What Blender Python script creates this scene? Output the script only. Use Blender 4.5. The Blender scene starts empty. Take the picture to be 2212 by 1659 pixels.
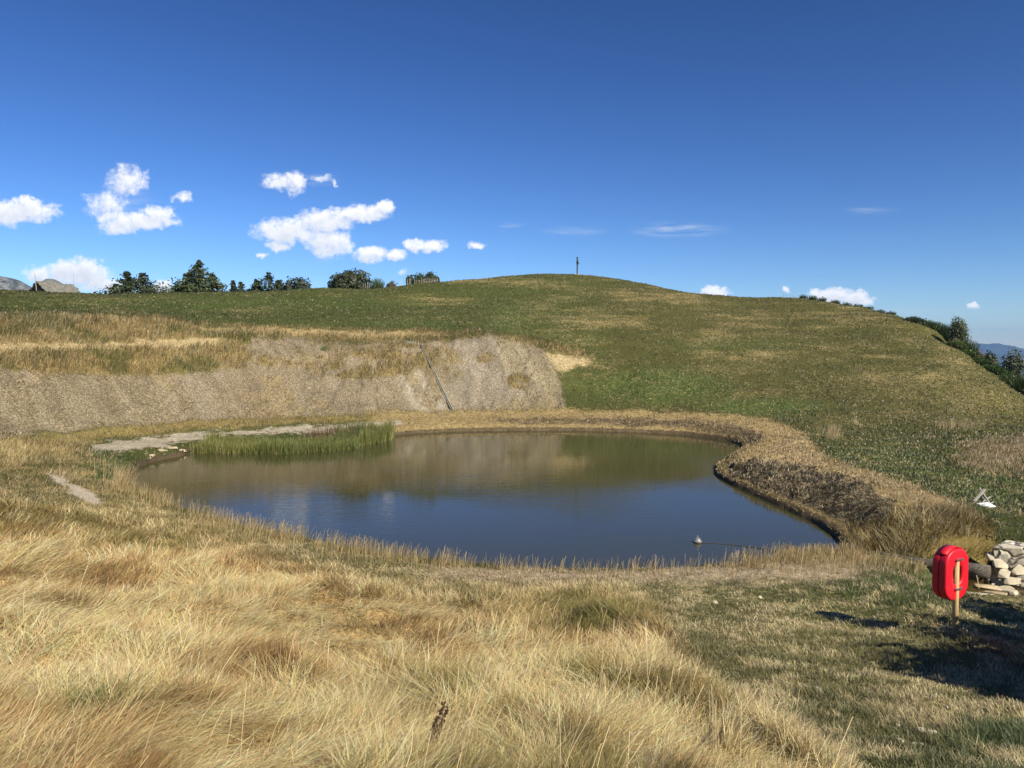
import bpy, bmesh, math, random
import numpy as np
from mathutils import Vector, Matrix

random.seed(7); RNG = np.random.default_rng(11)
SC = bpy.context.scene
COL = SC.collection
R = math.radians

# ------------------------------------------------------------------ camera
F, CX, CY, PITCH, CAMZ = 1592.6, 1106.0, 829.5, R(2.606), 5.2
cd = bpy.data.cameras.new('camera'); cam = bpy.data.objects.new('camera', cd); COL.objects.link(cam)
cam.location = (0, 0, CAMZ); cam.rotation_euler = (R(90) - PITCH, 0, 0)
cd.sensor_width = 36; cd.lens = 36 * F / 2212; cd.clip_start = 0.1; cd.clip_end = 40000
SC.camera = cam
CP, SP = math.cos(PITCH), math.sin(PITCH)

# ------------------------------------------------------------------ exposure
SC.view_settings.view_transform = 'Standard'; SC.view_settings.look = 'None'
SC.view_settings.exposure = 0.55; SC.view_settings.gamma = 1.0
SC.render.engine = 'CYCLES'
SC.cycles.max_bounces = 6; SC.cycles.transparent_max_bounces = 6

# ------------------------------------------------------------------ sun
SUN_AZ, SUN_EL = R(142), R(38)          # azimuth from +Y towards +X
sl = bpy.data.lights.new('sun', 'SUN'); sl.energy = 5.0; sl.angle = R(0.5); sl.color = (1.0, 0.90, 0.72)
so = bpy.data.objects.new('sun', sl); COL.objects.link(so)
SUNV = Vector((math.sin(SUN_AZ)*math.cos(SUN_EL), math.cos(SUN_AZ)*math.cos(SUN_EL), math.sin(SUN_EL)))
so.rotation_euler = SUNV.to_track_quat('Z', 'Y').to_euler(); so.location = (20, -20, 40)

def ray(u, v):
    a = (u - CX)/F; b = (CY - v)/F
    return a, CP + b*SP, -SP + b*CP

# ------------------------------------------------------------------ world: sky and clouds
W = bpy.data.worlds.new('World'); SC.world = W; W.use_nodes = True
wt = W.node_tree; wt.nodes.clear()
def wn(t, **k):
    n = wt.nodes.new(t)
    for a, b in k.items(): setattr(n, a, b)
    return n
sky = wn('ShaderNodeTexSky', sky_type='NISHITA', sun_disc=False, sun_elevation=SUN_EL, sun_rotation=SUN_AZ)
sky.altitude = 1500; sky.air_density = 1.0; sky.dust_density = 0.35; sky.ozone_density = 2.2

def cloud_group(blobs):
    g = bpy.data.node_groups.new('cloud_field', 'ShaderNodeTree')
    g.interface.new_socket('P', in_out='INPUT', socket_type='NodeSocketVector')
    g.interface.new_socket('D', in_out='OUTPUT', socket_type='NodeSocketFloat')
    N, Lk = g.nodes, g.links
    gi = N.new('NodeGroupInput'); go = N.new('NodeGroupOutput')
    def noise(scale, detail, rough=0.55):
        n = N.new('ShaderNodeTexNoise'); n.inputs['Scale'].default_value = scale
        n.inputs['Detail'].default_value = detail; n.inputs['Roughness'].default_value = rough
        Lk.new(gi.outputs[0], n.inputs['Vector']); return n
    n1 = noise(42, 7, 0.66)
    s = N.new('ShaderNodeVectorMath'); s.operation = 'SUBTRACT'; Lk.new(n1.outputs['Color'], s.inputs[0]); s.inputs[1].default_value = (.5, .5, .5)
    m = N.new('ShaderNodeVectorMath'); m.operation = 'MULTIPLY_ADD'; Lk.new(s.outputs[0], m.inputs[0])
    m.inputs[1].default_value = (.040, .026, 0); Lk.new(gi.outputs[0], m.inputs[2])
    acc = None
    for (u, v, ru, rv, st) in blobs:
        a, y, z = ray(u, v)
        cx, cz = a/y, z/y; rx, rz = ru*1.10/F, rv*1.18/F
        q = N.new('ShaderNodeVectorMath'); q.operation = 'MULTIPLY_ADD'
        Lk.new(m.outputs[0], q.inputs[0]); q.inputs[1].default_value = (1/rx, 1/rz, 0); q.inputs[2].default_value = (-cx/rx, -cz/rz, 0)
        d = N.new('ShaderNodeVectorMath'); d.operation = 'DOT_PRODUCT'; Lk.new(q.outputs[0], d.inputs[0]); Lk.new(q.outputs[0], d.inputs[1])
        f = N.new('ShaderNodeMath'); f.operation = 'MULTIPLY_ADD'; Lk.new(d.outputs['Value'], f.inputs[0]); f.inputs[1].default_value = -st; f.inputs[2].default_value = st
        if acc is None: acc = f
        else:
            mx = N.new('ShaderNodeMath'); mx.operation = 'SMOOTH_MAX'; Lk.new(acc.outputs[0], mx.inputs[0]); Lk.new(f.outputs[0], mx.inputs[1]); mx.inputs[2].default_value = .25; acc = mx
    n2 = noise(75, 7, 0.65)
    ad = N.new('ShaderNodeMath'); ad.operation = 'MULTIPLY_ADD'; Lk.new(n2.outputs['Fac'], ad.inputs[0]); ad.inputs[1].default_value = 1.9
    sb = N.new('ShaderNodeMath'); sb.operation = 'SUBTRACT'; Lk.new(acc.outputs[0], sb.inputs[0]); sb.inputs[1].default_value = .84
    Lk.new(sb.outputs[0], ad.inputs[2]); Lk.new(ad.outputs[0], go.inputs[0])
    return g

BL = [(55,458,72,22,1),(15,462,55,24,1),(62,441,40,15,1),
      (275,392,46,30,.75),(228,440,44,28,.62),(305,478,82,20,1),(345,463,34,17,1),(240,470,38,16,.8),(393,428,24,11,.55),(260,490,50,14,.8),
      (605,392,44,16,.7),(640,396,25,24,.8),(700,385,20,9,.4),(725,397,7,12,.5),
      (620,500,70,28,1),(700,478,66,26,1),(780,462,66,18,1),(830,450,26,14,1),(710,525,54,26,1),(598,535,26,11,1),
      (800,548,42,16,.95),(850,552,28,13,.95),(895,532,28,14,.95),(935,530,28,13,.9),(1028,531,20,8,.8),(562,551,14,5,.6),
      (150,592,52,32,.95),(186,586,42,32,.95),(212,607,44,27,.9),(85,594,34,18,.9),(245,620,42,18,.8),(350,620,24,16,1),
      (1545,632,32,15,1),(1790,640,48,18,1),(1850,643,40,17,1),(1765,634,22,12,1),(1702,626,11,7,.8),(2100,660,14,6,.9),(877,588,10,8,.4)]
cg = cloud_group(BL)
tc = wn('ShaderNodeTexCoord')
sx = wn('ShaderNodeSeparateXYZ'); wt.links.new(tc.outputs['Generated'], sx.inputs[0])
ym = wn('ShaderNodeMath', operation='MAXIMUM'); wt.links.new(sx.outputs[1], ym.inputs[0]); ym.inputs[1].default_value = 0.05
dx = wn('ShaderNodeMath', operation='DIVIDE'); wt.links.new(sx.outputs[0], dx.inputs[0]); wt.links.new(ym.outputs[0], dx.inputs[1])
dz = wn('ShaderNodeMath', operation='DIVIDE'); wt.links.new(sx.outputs[2], dz.inputs[0]); wt.links.new(ym.outputs[0], dz.inputs[1])
cb = wn('ShaderNodeCombineXYZ'); wt.links.new(dx.outputs[0], cb.inputs[0]); wt.links.new(dz.outputs[0], cb.inputs[1])
g1 = wn('ShaderNodeGroup'); g1.node_tree = cg; wt.links.new(cb.outputs[0], g1.inputs[0])
off = wn('ShaderNodeVectorMath', operation='ADD'); wt.links.new(cb.outputs[0], off.inputs[0]); off.inputs[1].default_value = (.005, .010, 0)
g2 = wn('ShaderNodeGroup'); g2.node_tree = cg; wt.links.new(off.outputs[0], g2.inputs[0])
dens = wn('ShaderNodeMapRange', interpolation_type='SMOOTHSTEP'); wt.links.new(g1.outputs[0], dens.inputs[0])
dens.inputs[1].default_value = 0.0; dens.inputs[2].default_value = 1.0
yp = wn('ShaderNodeMath', operation='GREATER_THAN'); wt.links.new(sx.outputs[1], yp.inputs[0]); yp.inputs[1].default_value = 0.1
dm = wn('ShaderNodeMath', operation='MULTIPLY'); wt.links.new(dens.outputs[0], dm.inputs[0]); wt.links.new(yp.outputs[0], dm.inputs[1])
shd = wn('ShaderNodeMapRange'); wt.links.new(g2.outputs[0], shd.inputs[0])     # thickness towards the sun, painted into the clouds as grey shade
shd.inputs[1].default_value = 0.15; shd.inputs[2].default_value = 1.7
cc = wn('ShaderNodeMix', data_type='RGBA'); wt.links.new(shd.outputs[0], cc.inputs[0])
cc.inputs[6].default_value = (1.0, 1.0, 1.0, 1); cc.inputs[7].default_value = (.62, .67, .76, 1)
# thin high cirrus
cm = wn('ShaderNodeMapping'); wt.links.new(cb.outputs[0], cm.inputs[0]); cm.inputs['Rotation'].default_value = (0, 0, R(-12)); cm.inputs['Scale'].default_value = (9, 60, 1)
cn = wn('ShaderNodeTexNoise'); wt.links.new(cm.outputs[0], cn.inputs['Vector']); cn.inputs['Scale'].default_value = 1.6; cn.inputs['Detail'].default_value = 6; cn.inputs['Roughness'].default_value = .6
cr = wn('ShaderNodeMapRange'); wt.links.new(cn.outputs['Fac'], cr.inputs[0]); cr.inputs[1].default_value = .42; cr.inputs[2].default_value = .75
cacc = None
for (u, v, ru, rv, st) in [(1470,496,130,22,.8),(1105,487,36,11,.7),(1880,455,80,10,.45),(1230,500,100,14,.4),(270,435,90,60,.35),(690,388,60,18,.45),(1950,672,180,12,.25),(720,560,60,14,.2),(330,450,90,30,.12)]:
    a, y, z = ray(u, v); rx, rz = ru/F, rv/F
    q = wn('ShaderNodeVectorMath', operation='MULTIPLY_ADD'); wt.links.new(cb.outputs[0], q.inputs[0]); q.inputs[1].default_value = (1/rx, 1/rz, 0); q.inputs[2].default_value = (-a/y/rx, -z/y/rz, 0)
    d = wn('ShaderNodeVectorMath', operation='LENGTH'); wt.links.new(q.outputs[0], d.inputs[0])
    f = wn('ShaderNodeMapRange', interpolation_type='SMOOTHSTEP'); wt.links.new(d.outputs['Value'], f.inputs[0]); f.inputs[1].default_value = 1; f.inputs[2].default_value = 0.1; f.inputs[3].default_value = 0; f.inputs[4].default_value = st
    if cacc is None: cacc = f
    else:
        mx = wn('ShaderNodeMath', operation='MAXIMUM'); wt.links.new(cacc.outputs[0], mx.inputs[0]); wt.links.new(f.outputs[0], mx.inputs[1]); cacc = mx
cf = wn('ShaderNodeMath', operation='MULTIPLY'); wt.links.new(cacc.outputs[0], cf.inputs[0]); wt.links.new(cr.outputs[0], cf.inputs[1])
SKYK = 0.105
hs = wn('ShaderNodeHueSaturation'); wt.links.new(sky.outputs[0], hs.inputs['Color']); hs.inputs['Saturation'].default_value = 1.15; hs.inputs['Value'].default_value = 1.0
pre = wn('ShaderNodeVectorMath', operation='SCALE'); wt.links.new(hs.outputs[0], pre.inputs[0]); pre.inputs['Scale'].default_value = SKYK
gm = wn('ShaderNodeGamma'); wt.links.new(pre.outputs[0], gm.inputs[0]); gm.inputs[1].default_value = 1.5
SKC = (.89/SKYK, .905/SKYK, 1.01/SKYK)
sc_ = wn('ShaderNodeMix', data_type='RGBA', blend_type='MULTIPLY'); sc_.inputs[0].default_value = 1; wt.links.new(gm.outputs[0], sc_.inputs[6]); sc_.inputs[7].default_value = SKC+(1,)
clk = wn('ShaderNodeMix', data_type='RGBA', blend_type='MULTIPLY'); clk.inputs[0].default_value = 1; wt.links.new(cc.outputs[2], clk.inputs[6]); clk.inputs[7].default_value = (.80/SKYK, .80/SKYK, .81/SKYK, 1)
mc = wn('ShaderNodeMix', data_type='RGBA'); mc.clamp_result = False; wt.links.new(cf.outputs[0], mc.inputs[0]); wt.links.new(sc_.outputs[2], mc.inputs[6]); mc.inputs[7].default_value = (.53/SKYK, .58/SKYK, .65/SKYK, 1)
mx2 = wn('ShaderNodeMix', data_type='RGBA'); wt.links.new(dm.outputs[0], mx2.inputs[0]); wt.links.new(mc.outputs[2], mx2.inputs[6]); wt.links.new(clk.outputs[2], mx2.inputs[7])
bg = wn('ShaderNodeBackground'); bg.inputs[1].default_value = SKYK; wt.links.new(mx2.outputs[2], bg.inputs[0])
wo = wn('ShaderNodeOutputWorld'); wt.links.new(bg.outputs[0], wo.inputs[0])
W.cycles.sampling_method = 'MANUAL'; W.cycles.sample_map_resolution = 512

# ------------------------------------------------------------------ numpy helpers
def proj(x, y, z):
    dep = y*CP - (z-CAMZ)*SP; up = y*SP + (z-CAMZ)*CP
    dep = np.where(dep > 0.05, dep, 0.05)
    return CX + F*x/dep, CY - F*up/dep
def un_z(u, v, z):
    a, b, c = ray(u, v); t = (z-CAMZ)/c; return (a*t, b*t, z)
def un_Y(u, v, Y):
    a, b, c = ray(u, v); t = Y/b; return (a*t, Y, CAMZ+c*t)
def _h(i, j, s):
    n = (i*374761393 + j*668265263 + s*974634777) & 0xFFFFFFFF
    n = ((n ^ (n >> 13))*1274126177) & 0xFFFFFFFF
    return ((n ^ (n >> 16)) & 0xFFFF)/65535.0
def vnoise(x, y, s=0):
    xi = np.floor(x).astype(np.int64); yi = np.floor(y).astype(np.int64); fx = x-xi; fy = y-yi
    fx = fx*fx*(3-2*fx); fy = fy*fy*(3-2*fy)
    return (_h(xi, yi, s)*(1-fx)+_h(xi+1, yi, s)*fx)*(1-fy) + (_h(xi, yi+1, s)*(1-fx)+_h(xi+1, yi+1, s)*fx)*fy
def fbm(x, y, s=0, o=4, g=.5):
    t = 0; a = 1; n = 0
    for k in range(o):
        t = t + a*vnoise(x*2**k+17.3*k, y*2**k-9.1*k, s+k); n += a; a *= g
    return t/n
def sstep(a, b, x):
    t = np.clip((x-a)/(b-a), 0, 1); return t*t*(3-2*t)
def sdist(x, y, poly):
    """signed distance, positive outside"""
    P = np.asarray(poly, float); n = len(P); d2 = np.full(x.shape, 1e18); ins = np.zeros(x.shape, bool)
    for i in range(n):
        ax, ay = P[i]; bx, by = P[(i+1) % n]
        ex, ey = bx-ax, by-ay; wx, wy = x-ax, y-ay
        t = np.clip((wx*ex+wy*ey)/(ex*ex+ey*ey+1e-12), 0, 1)
        d2 = np.minimum(d2, (wx-ex*t)**2+(wy-ey*t)**2)
        if ay != by:
            c = (ay > y) != (by > y)
            ins ^= c & (x < (bx-ax)*(y-ay)/(by-ay)+ax)
    d = np.sqrt(d2); return np.where(ins, -d, d)

# ------------------------------------------------------------------ terrain heights
# (u, v, distance) control points seen in the valley: crest, meadow, embankment, dam, foreground
YP = """-500,640,80 -250,632,82 0,630,85 200,637,86 350,637,86 500,631,88 700,625,92 900,612,96 1000,604,100 1100,596,104 1180,591,107
1250,592,108 1330,600,108 1400,612,107 1500,633,104 1600,642,102 1720,646,99 1800,655,95 1880,668,90 1960,692,84 2030,722,78 2100,775,71
2160,818,66 2212,857,62 2300,900,57 2450,960,52
0,668,62 200,665,66 350,668,68 500,672,72 700,690,68 700,655,80 900,684,75 900,650,85 1060,676,76 1060,640,88 1180,694,72 1250,712,70 1250,674,80 1250,645,87 1250,617,96
1250,602,102 1100,615,93 1400,735,68 1400,676,80 1400,640,92 1600,735,72 1600,690,84 1600,662,93 1800,780,66 1800,720,77 1800,680,87 1980,770,66 1980,725,75 2120,840,58 2120,805,63
-250,700,44 -250,750,38 -250,765,36 -250,840,33
0,823,38 0,772,40.5 0,748,42 0,738,43.5 0,702,48 100,822,40 200,818,43 200,772,45.5 200,750,47 200,742,48.5 200,700,53
350,824,46.5 350,770,49 350,748,50.5 350,738,52.5 350,700,57 500,824,50 500,765,53.4 500,735,55.5 500,712,59
600,745,56.5 600,722,59 700,815,53 700,752,57 700,726,60 800,745,58 800,724,61 900,815,54.5 900,745,59 900,726,62
1060,805,55.5 1060,730,60 1060,719,62 1120,740,60 1180,825,54.7 1170,762,58.5 1180,740,61 1225,835,54.5 1230,785,58 1235,765,60
1330,840,54.5 1330,800,57.5 1400,845,53 1400,800,57 1600,855,52 1600,800,60 1800,895,47.5 1800,850,54 1980,893,49 1980,840,56 2120,880,54 2200,900,54 2400,975,45"""
ZP = """-400,1050,2.2 -250,990,1.9 -100,965,1.6 0,948,1.4 100,935,1.25 200,928,1.15 330,918,1.0 520,906,.95 700,897,.95 860,891,.95 1000,887,.95 1120,885,.95 1220,884,1.0
1320,885,1.0 1400,888,1.0 1500,893,1.0 1600,898,.95 1700,912,.9
1000,905,.6 1100,901,.62 1200,900,.65 1300,899,.68 1400,900,.7 1500,905,.75 1580,915,.75 1640,925,.75 900,910,.6 760,918,.5 600,928,.45 430,942,.5 300,962,.6 200,985,.8
1680,945,.8 1660,960,.8 1720,960,.85 1630,990,.85 1700,1005,.9 1790,1015,.95 1870,1045,.95 1930,1085,.95 1800,990,.9 1900,1030,.95 2000,1070,.95 1960,1130,.9 2080,1130,.9
1760,950,.6 1850,960,.45 2000,980,.4 1900,1000,.6 2100,960,.6 2212,960,.8 2212,1000,.5 2100,1040,.4 2212,1080,.25 2130,1090,.55 2330,1100,.1 1800,925,.6 2000,930,.5 2150,925,.5 2300,960,.3
1850,1125,.55 1900,1165,.5 2000,1180,.55 2100,1170,.7 2180,1160,.7 2300,1220,.5 1760,1070,.5
250,1030,.8 180,1060,1.0 100,1000,1.15 100,1060,1.3 0,1010,1.4 -200,1050,2.0 0,1100,1.7 -200,1150,2.4
250,1110,.75 400,1145,.65 300,1180,1.1 100,1150,1.6 560,1175,.5 700,1200,.5 850,1222,.45 1000,1228,.38 1200,1236,.36 1400,1236,.36 1550,1226,.36 1680,1212,.38
1000,1300,.85 1300,1260,.5 1300,1330,.95 1300,1450,1.65 1300,1580,2.4 1300,1680,2.9 1300,1800,3.3 1650,1260,.55 1650,1330,.95 1650,1450,1.55 1650,1580,2.2 1650,1680,2.6
1800,1215,.45 1850,1240,.5 1950,1270,.65 2000,1300,.8 2050,1362,1.15 2050,1450,1.5 2050,1560,2.0 2050,1680,2.5 2212,1350,.75 2060,1300,.5 2110,1308,.3 2212,1318,.25 2300,1335,.3 2212,1400,1.1 2212,1500,1.6 2400,1500,1.6 2400,1680,2.3 2500,1400,.9
1900,1350,.97 700,1250,.8 700,1350,1.5 700,1500,2.35 700,1620,2.9 700,1750,3.3 300,1300,1.9 300,1450,2.65 300,1600,3.15 0,1200,2.1 0,1300,2.55 0,1450,3.0 0,1620,3.4 -300,1300,3.0 -300,1600,3.6"""
CTRL = []
for t in YP.split():
    u, v, Y = map(float, t.split(','))
    if v >= 710 and Y < 64: Y += float(np.interp(u, [0, 500, 900, 1220, 1400, 1600, 1800, 2000], [.3, 1.5, 2.3, 3.7, 2.7, 1.6, 1, .5]))
    CTRL.append(un_Y(u, v, Y))
for t in ZP.split():
    u, v, z = map(float, t.split(',')); CTRL.append(un_z(u, v, z*.87))
# behind the crest the land falls away; behind the camera it rises a little
for t in YP.split()[:26]:
    u, v, Y = map(float, t.split(',')); x, y, z = un_Y(u, v, Y)
    CTRL.append((x*1.10, y*1.10, z-1.0 if u < 1700 else z-3.0)); CTRL.append((x*1.4, y*1.4, z-9)); CTRL.append((x*2.2, y*2.2, z-34))
CTRL += [(a, b, c-.75 if abs(a)+abs(b) < 40 else c) for a, b, c in [(0,0,4.4),(2,0,4.2),(-2,0,4.5),(6,1,3.3),(-6,0,4.6),(0,-6,5.6),(12,0,2.6),(-14,0,5.0),(14,-12,4.4),(-14,-12,6),(30,0,1.0),(-34,5,5),(30,-30,5),(-30,-30,8),
         (0,-60,10),(70,0,-6),(60,20,-4),(-70,10,6),(-80,50,9),(90,-60,-5),(-90,-60,9),(0,-130,5),(45,15,-2),(-55,35,7.0),(-60,60,10)]]
CTRL = np.array(CTRL)
def _solve():
    P = CTRL[:, :2]; d = np.sqrt(((P[:, None]-P[None])**2).sum(-1)+0.6**2)
    n = len(P); A = np.zeros((n+3, n+3)); A[:n, :n] = d + np.eye(n)*(-0.02); A[:n, n] = 1; A[:n, n+1:] = P; A[n, :n] = 1; A[n+1:, :n] = P.T
    return np.linalg.solve(A, np.concatenate([CTRL[:, 2], np.zeros(3)]))
RW = _solve()
def rbf(x, y):
    sh = x.shape; x = x.ravel(); y = y.ravel(); out = np.empty_like(x); n = len(CTRL)
    for s in range(0, len(x), 40000):
        X = x[s:s+40000, None]; Y = y[s:s+40000, None]
        out[s:s+40000] = np.sqrt((X-CTRL[:, 0])**2+(Y-CTRL[:, 1])**2+.36)@RW[:n] + RW[n] + RW[n+1]*X[:, 0] + RW[n+2]*Y[:, 0]
    return out.reshape(sh)
SHORE = [(281,1035),(286,1058),(320,1083),(400,1106),(480,1129),(560,1152),(700,1180),(850,1208),(1000,1228),(1200,1240),(1400,1240),(1550,1230),(1680,1212),(1760,1202),
 (1822,1198),(1812,1178),(1806,1160),(1770,1137),(1700,1103),(1620,1066),(1560,1037),(1543,1018),(1550,1000),(1580,986),(1600,968),(1582,955),(1520,945),(1450,938),(1300,932),
 (1150,930),(1000,932),(880,938),(835,946),(760,956),(600,966),(430,972),(395,985),(340,995),(300,1012)]
SHW = [un_z(u, v, 0)[:2] for u, v in SHORE]
def resample(poly, seg=.5, amp=.12, seed=3):
    out = []
    n = len(poly)
    for i in range(n):
        p0, p1, p2, p3 = [np.array(poly[(i+k-1) % n]) for k in range(4)]
        m = max(1, int(np.linalg.norm(p2-p1)/seg))
        for k in range(m):
            t = k/m
            q = .5*((2*p1)+(-p0+p2)*t+(2*p0-5*p1+4*p2-p3)*t*t+(-p0+3*p1-3*p2+p3)*t**3)
            out.append(q)
    out = np.array(out)
    return out + np.stack([fbm(out[:, 0]*1.1, out[:, 1]*1.1, seed)-.5, fbm(out[:, 0]*1.1+50, out[:, 1]*1.1, seed)-.5], 1)*amp*2
SHF = resample(SHW, .6)
CHAN = [(2060,1262),(2095,1243),(2150,1238),(2190,1262),(2260,1275),(2340,1290),(2340,1322),(2212,1302),(2120,1290),(2070,1292)]
CHW = [un_z(u, v, -.05)[:2] for u, v in CHAN]

# -------- land-cover regions, all outlined on the ground
def pm(u, v, poly, soft=8): return 1-sstep(-soft, soft, sdist(u, v, poly))
def el(u, v, c):
    return np.clip(1-((u-c[0])/c[2])**2-((v-c[1])/c[3])**2, 0, 1)
LONG = [(-400,1060),(0,1075),(150,1095),(300,1125),(500,1180),(640,1225),(760,1262),(900,1290),(1040,1300),(1150,1292),(1330,1295),(1400,1320),(1430,1345),(1440,1400),(1480,1470),(1560,1530),(1700,1600),(1820,1680),(1900,1900),(-400,1900)]
BARE = [(-300,830),(0,800),(250,812),(450,802),(520,770),(545,732),(640,728),(760,745),(850,742),(905,742),(1055,727),(1120,738),(1170,755),(1200,800),(1215,850),(1221,884),(900,890),(600,902),(330,915),(100,932),(0,950),(-300,985)]
BANDG = [(-400,680),(0,685),(300,684),(440,700),(700,712),(1025,716),(1140,732),(1260,757),(1270,768),(1170,758),(1060,730),(905,745),(850,742),(640,726),(545,735),(520,772),(450,802),(250,812),(0,800),(-300,830)]
DAM = [(820,893),(1220,886),(1400,888),(1600,895),(1700,915),(1745,945),(1780,985),(1860,1015),(2000,1062),(2100,1105),(2150,1150),(2100,1180),(1830,1200),(1700,1105),(1543,1018),(1600,968),(1520,945),(1300,932),(1000,932),(880,938),(700,940)]
HEATH = [(1585,1000),(1640,992),(1720,1003),(1800,1020),(1870,1045),(1925,1080),(1935,1105),(1905,1125),(1855,1135),(1790,1110),(1700,1075),(1620,1045),(1580,1025)]
HEATH2 = [(1050,906),(1300,902),(1480,906),(1580,916),(1650,940),(1640,958),(1600,950),(1500,928),(1300,915),(1080,914)]
OLIV = [(1810,1135),(1880,1125),(1960,1105),(2080,1100),(2140,1140),(2150,1200),(2130,1225),(2000,1205),(1830,1192)]
WAY = [(200,965),(300,945),(430,935),(600,925),(800,912),(860,905),(870,920),(720,932),(560,940),(440,946),(400,958),(280,975),(200,982)]
def cover(x, y, z):
    """albedo pair (A dominant, B fleck), fleck share, grass height"""
    u, v = proj(x, y, z)
    n1 = fbm(x*.9, y*.9, 21, 4); n2 = fbm(x*.22, y*.22, 31, 4); n3 = fbm(x*3, y*3, 41, 3)
    u = u+(n1-.5)*50*np.clip(30/np.maximum(y, 5), .3, 2); v = v+(n3-.5)*16+(n1-.5)*14
    sh = x.shape
    def c3(c): return np.broadcast_to(np.array(c, float), sh+(3,)).copy()
    A = c3((.074,.088,.024)); B = c3((.38,.295,.14)); fr = np.full(sh, .22); gh = np.full(sh, .09)
    def lay(m, a=None, b=None, f=None, h=None):
        m = np.clip(m, 0, 1); M = m[..., None]
        if a is not None: A[:] = A*(1-M)+np.array(a)*M
        if b is not None: B[:] = B*(1-M)+np.array(b)*M
        if f is not None: fr[:] = fr*(1-m)+f*m
        if h is not None: gh[:] = gh*(1-m)+h*m
    # hillside: dry patches in the green
    dry = 0
    for e in [(920,650,150,20,.42),(1250,690,200,34,.42),(1420,645,140,34,.35),(1340,700,90,22,.3),(1560,770,160,60,.2),(1750,790,200,70,.15),(1830,690,130,40,.3),(1980,800,130,90,.22),(2120,880,120,60,.4),
              (560,672,90,9,.5),(1000,606,80,8,.5),(1150,612,120,14,.35),(820,690,90,12,.3),(1600,700,100,30,.3),(1380,850,90,30,.15),(1640,850,80,14,.3),(1300,740,150,10,.25),(1900,900,150,20,.35)]:
        dry = dry+el(u, v, e)*e[4]
    hill = sstep(1180, 1400, u)*sstep(960, 900, v)
    st = fbm(x*.30, z*2.6, 95, 3); hz_ = sstep(860, 800, v)*sstep(55, 62, y)
    fr += dry*.42+(n2-.5)*.3+.05-.11*sstep(1200, 900, u)+(st-.5)*.5*hz_
    lay(hill*.75, a=(.090,.088,.028), b=(.31,.24,.11))
    grn = 0
    for e in [(1420,835,190,50,1),(1650,880,160,28,1),(1900,1010,170,60,.9),(2120,1060,120,60,.9),(1100,690,60,50,.6),(500,655,500,18,.5),(1600,745,200,20,.35),(900,700,160,14,.5)]:
        grn = grn+el(u, v, e)*e[4]*1.5
    lay(grn*.8, a=(.062,.098,.022), f=.36)
    lay(pm(u, v, [(1172,762),(1230,768),(1290,776),(1270,790),(1215,800),(1185,790)], 6)*.9, a=(.42,.33,.17), b=(.62,.50,.28), f=.5, h=.08)
    # right hand side below the hill
    e = el(u, v, (2190,985,140,50)); lay(e*1.6, a=(.24,.19,.085), b=(.38,.30,.18), f=.5, h=.2)
    # tall ochre grass on the upper embankment
    lay(pm(u, v, BANDG, 7), a=(.245,.185,.075), b=(.42,.315,.15), f=.4, h=.40)
    lay(pm(u, v, BANDG, 7)*sstep(.45, .62, fbm(x*.5, y*.5, 88, 3)), a=(.155,.14,.045), f=.25, h=.5)
    lay(pm(u, v, [(-300,745),(0,742),(250,740),(440,728),(500,735),(400,750),(200,756),(0,757),(-300,765)], 4)*.9, a=(.50,.40,.21), b=(.55,.44,.25), h=.06)
    lay(pm(u, v, [(430,708),(700,714),(900,720),(1000,722),(860,730),(640,722),(430,715)], 3)*.8, a=(.50,.39,.2), h=.1)
    # bare matted embankment
    bare = pm(u, v, BARE, 7)
    lay(bare, a=(.17,.135,.088), b=(.42,.35,.23), f=.45, h=.03)
    lay(bare*el(u, v, (1080,800,170,100))*1.2, a=(.215,.19,.14), b=(.42,.38,.30))
    lay(bare*sstep(.5, .62, n2)*.6, a=(.185,.14,.08))
    lay(bare*sstep(.54, .66, fbm(x*.35, y*.35, 77, 3))*.6, a=(.27,.21,.08), h=.16)
    lay(bare*pm(u, v, [(850,790),(900,800),(975,890),(900,892),(870,840)], 10)*sstep(.34, .58, fbm((u-.55*v)*.045, v*.008, 66, 3)), a=(.34,.30,.22), b=(.52,.47,.37), f=.55)
    lay(bare*pm(u, v, [(-300,830),(250,815),(420,860),(330,915),(0,950),(-300,985)], 14), a=(.175,.142,.085), b=(.43,.355,.22), f=.46)
    for e in [(600,780,60,14,1),(690,740,40,18,.6),(780,790,130,34,1),(880,770,60,40,1),(480,770,90,30,1),(1120,825,26,20,1),(960,790,45,45,.75),(940,850,20,40,.4),(1050,775,30,8,.8),(740,760,140,18,.5)]:
        m = np.clip(el(u, v, e)*2.2, 0, 1)*e[4]*bare*sstep(.30, .5, n1); lay(m, a=(.23,.175,.07), b=(.42,.32,.15), f=.35, h=.38)
    sk = fbm((u-.52*(v-740))*.07, v*.008, 67, 3); lay(bare*sstep(.52, .62, sk)*.28, a=(.12,.095,.065), f=.36); lay(bare*sstep(.46, .36, sk)*.25, a=(.26,.22,.155), b=(.50,.44,.34))
    # seams of the matting, running down the slope
    sm = np.abs(((u-.52*(v-740)+(n1-.5)*6)/26) % 1-.5)
    lay(bare*(1-sstep(.0, .06, sm))*sstep(.40, .55, fbm(x*.8, y*.25, 5, 2))*.9, a=(.12,.10,.075), b=(.14,.11,.08))
    # toe of the embankment, berm and dam path
    lay(pm(u, v, [(-300,985),(0,950),(330,916),(900,890),(1221,884),(1400,890),(1620,903),(1500,908),(1221,898),(860,906),(600,918),(300,940),(150,965),(-300,1010)], 5), a=(.25,.20,.07), b=(.40,.31,.14), f=.4, h=.16)
    lay(pm(u, v, DAM, 6), a=(.27,.20,.085), b=(.44,.34,.165), f=.5, h=.07)
    lay(pm(u, v, WAY, 4), a=(.34,.30,.215), b=(.48,.43,.33), f=.5, h=.0)
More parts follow.
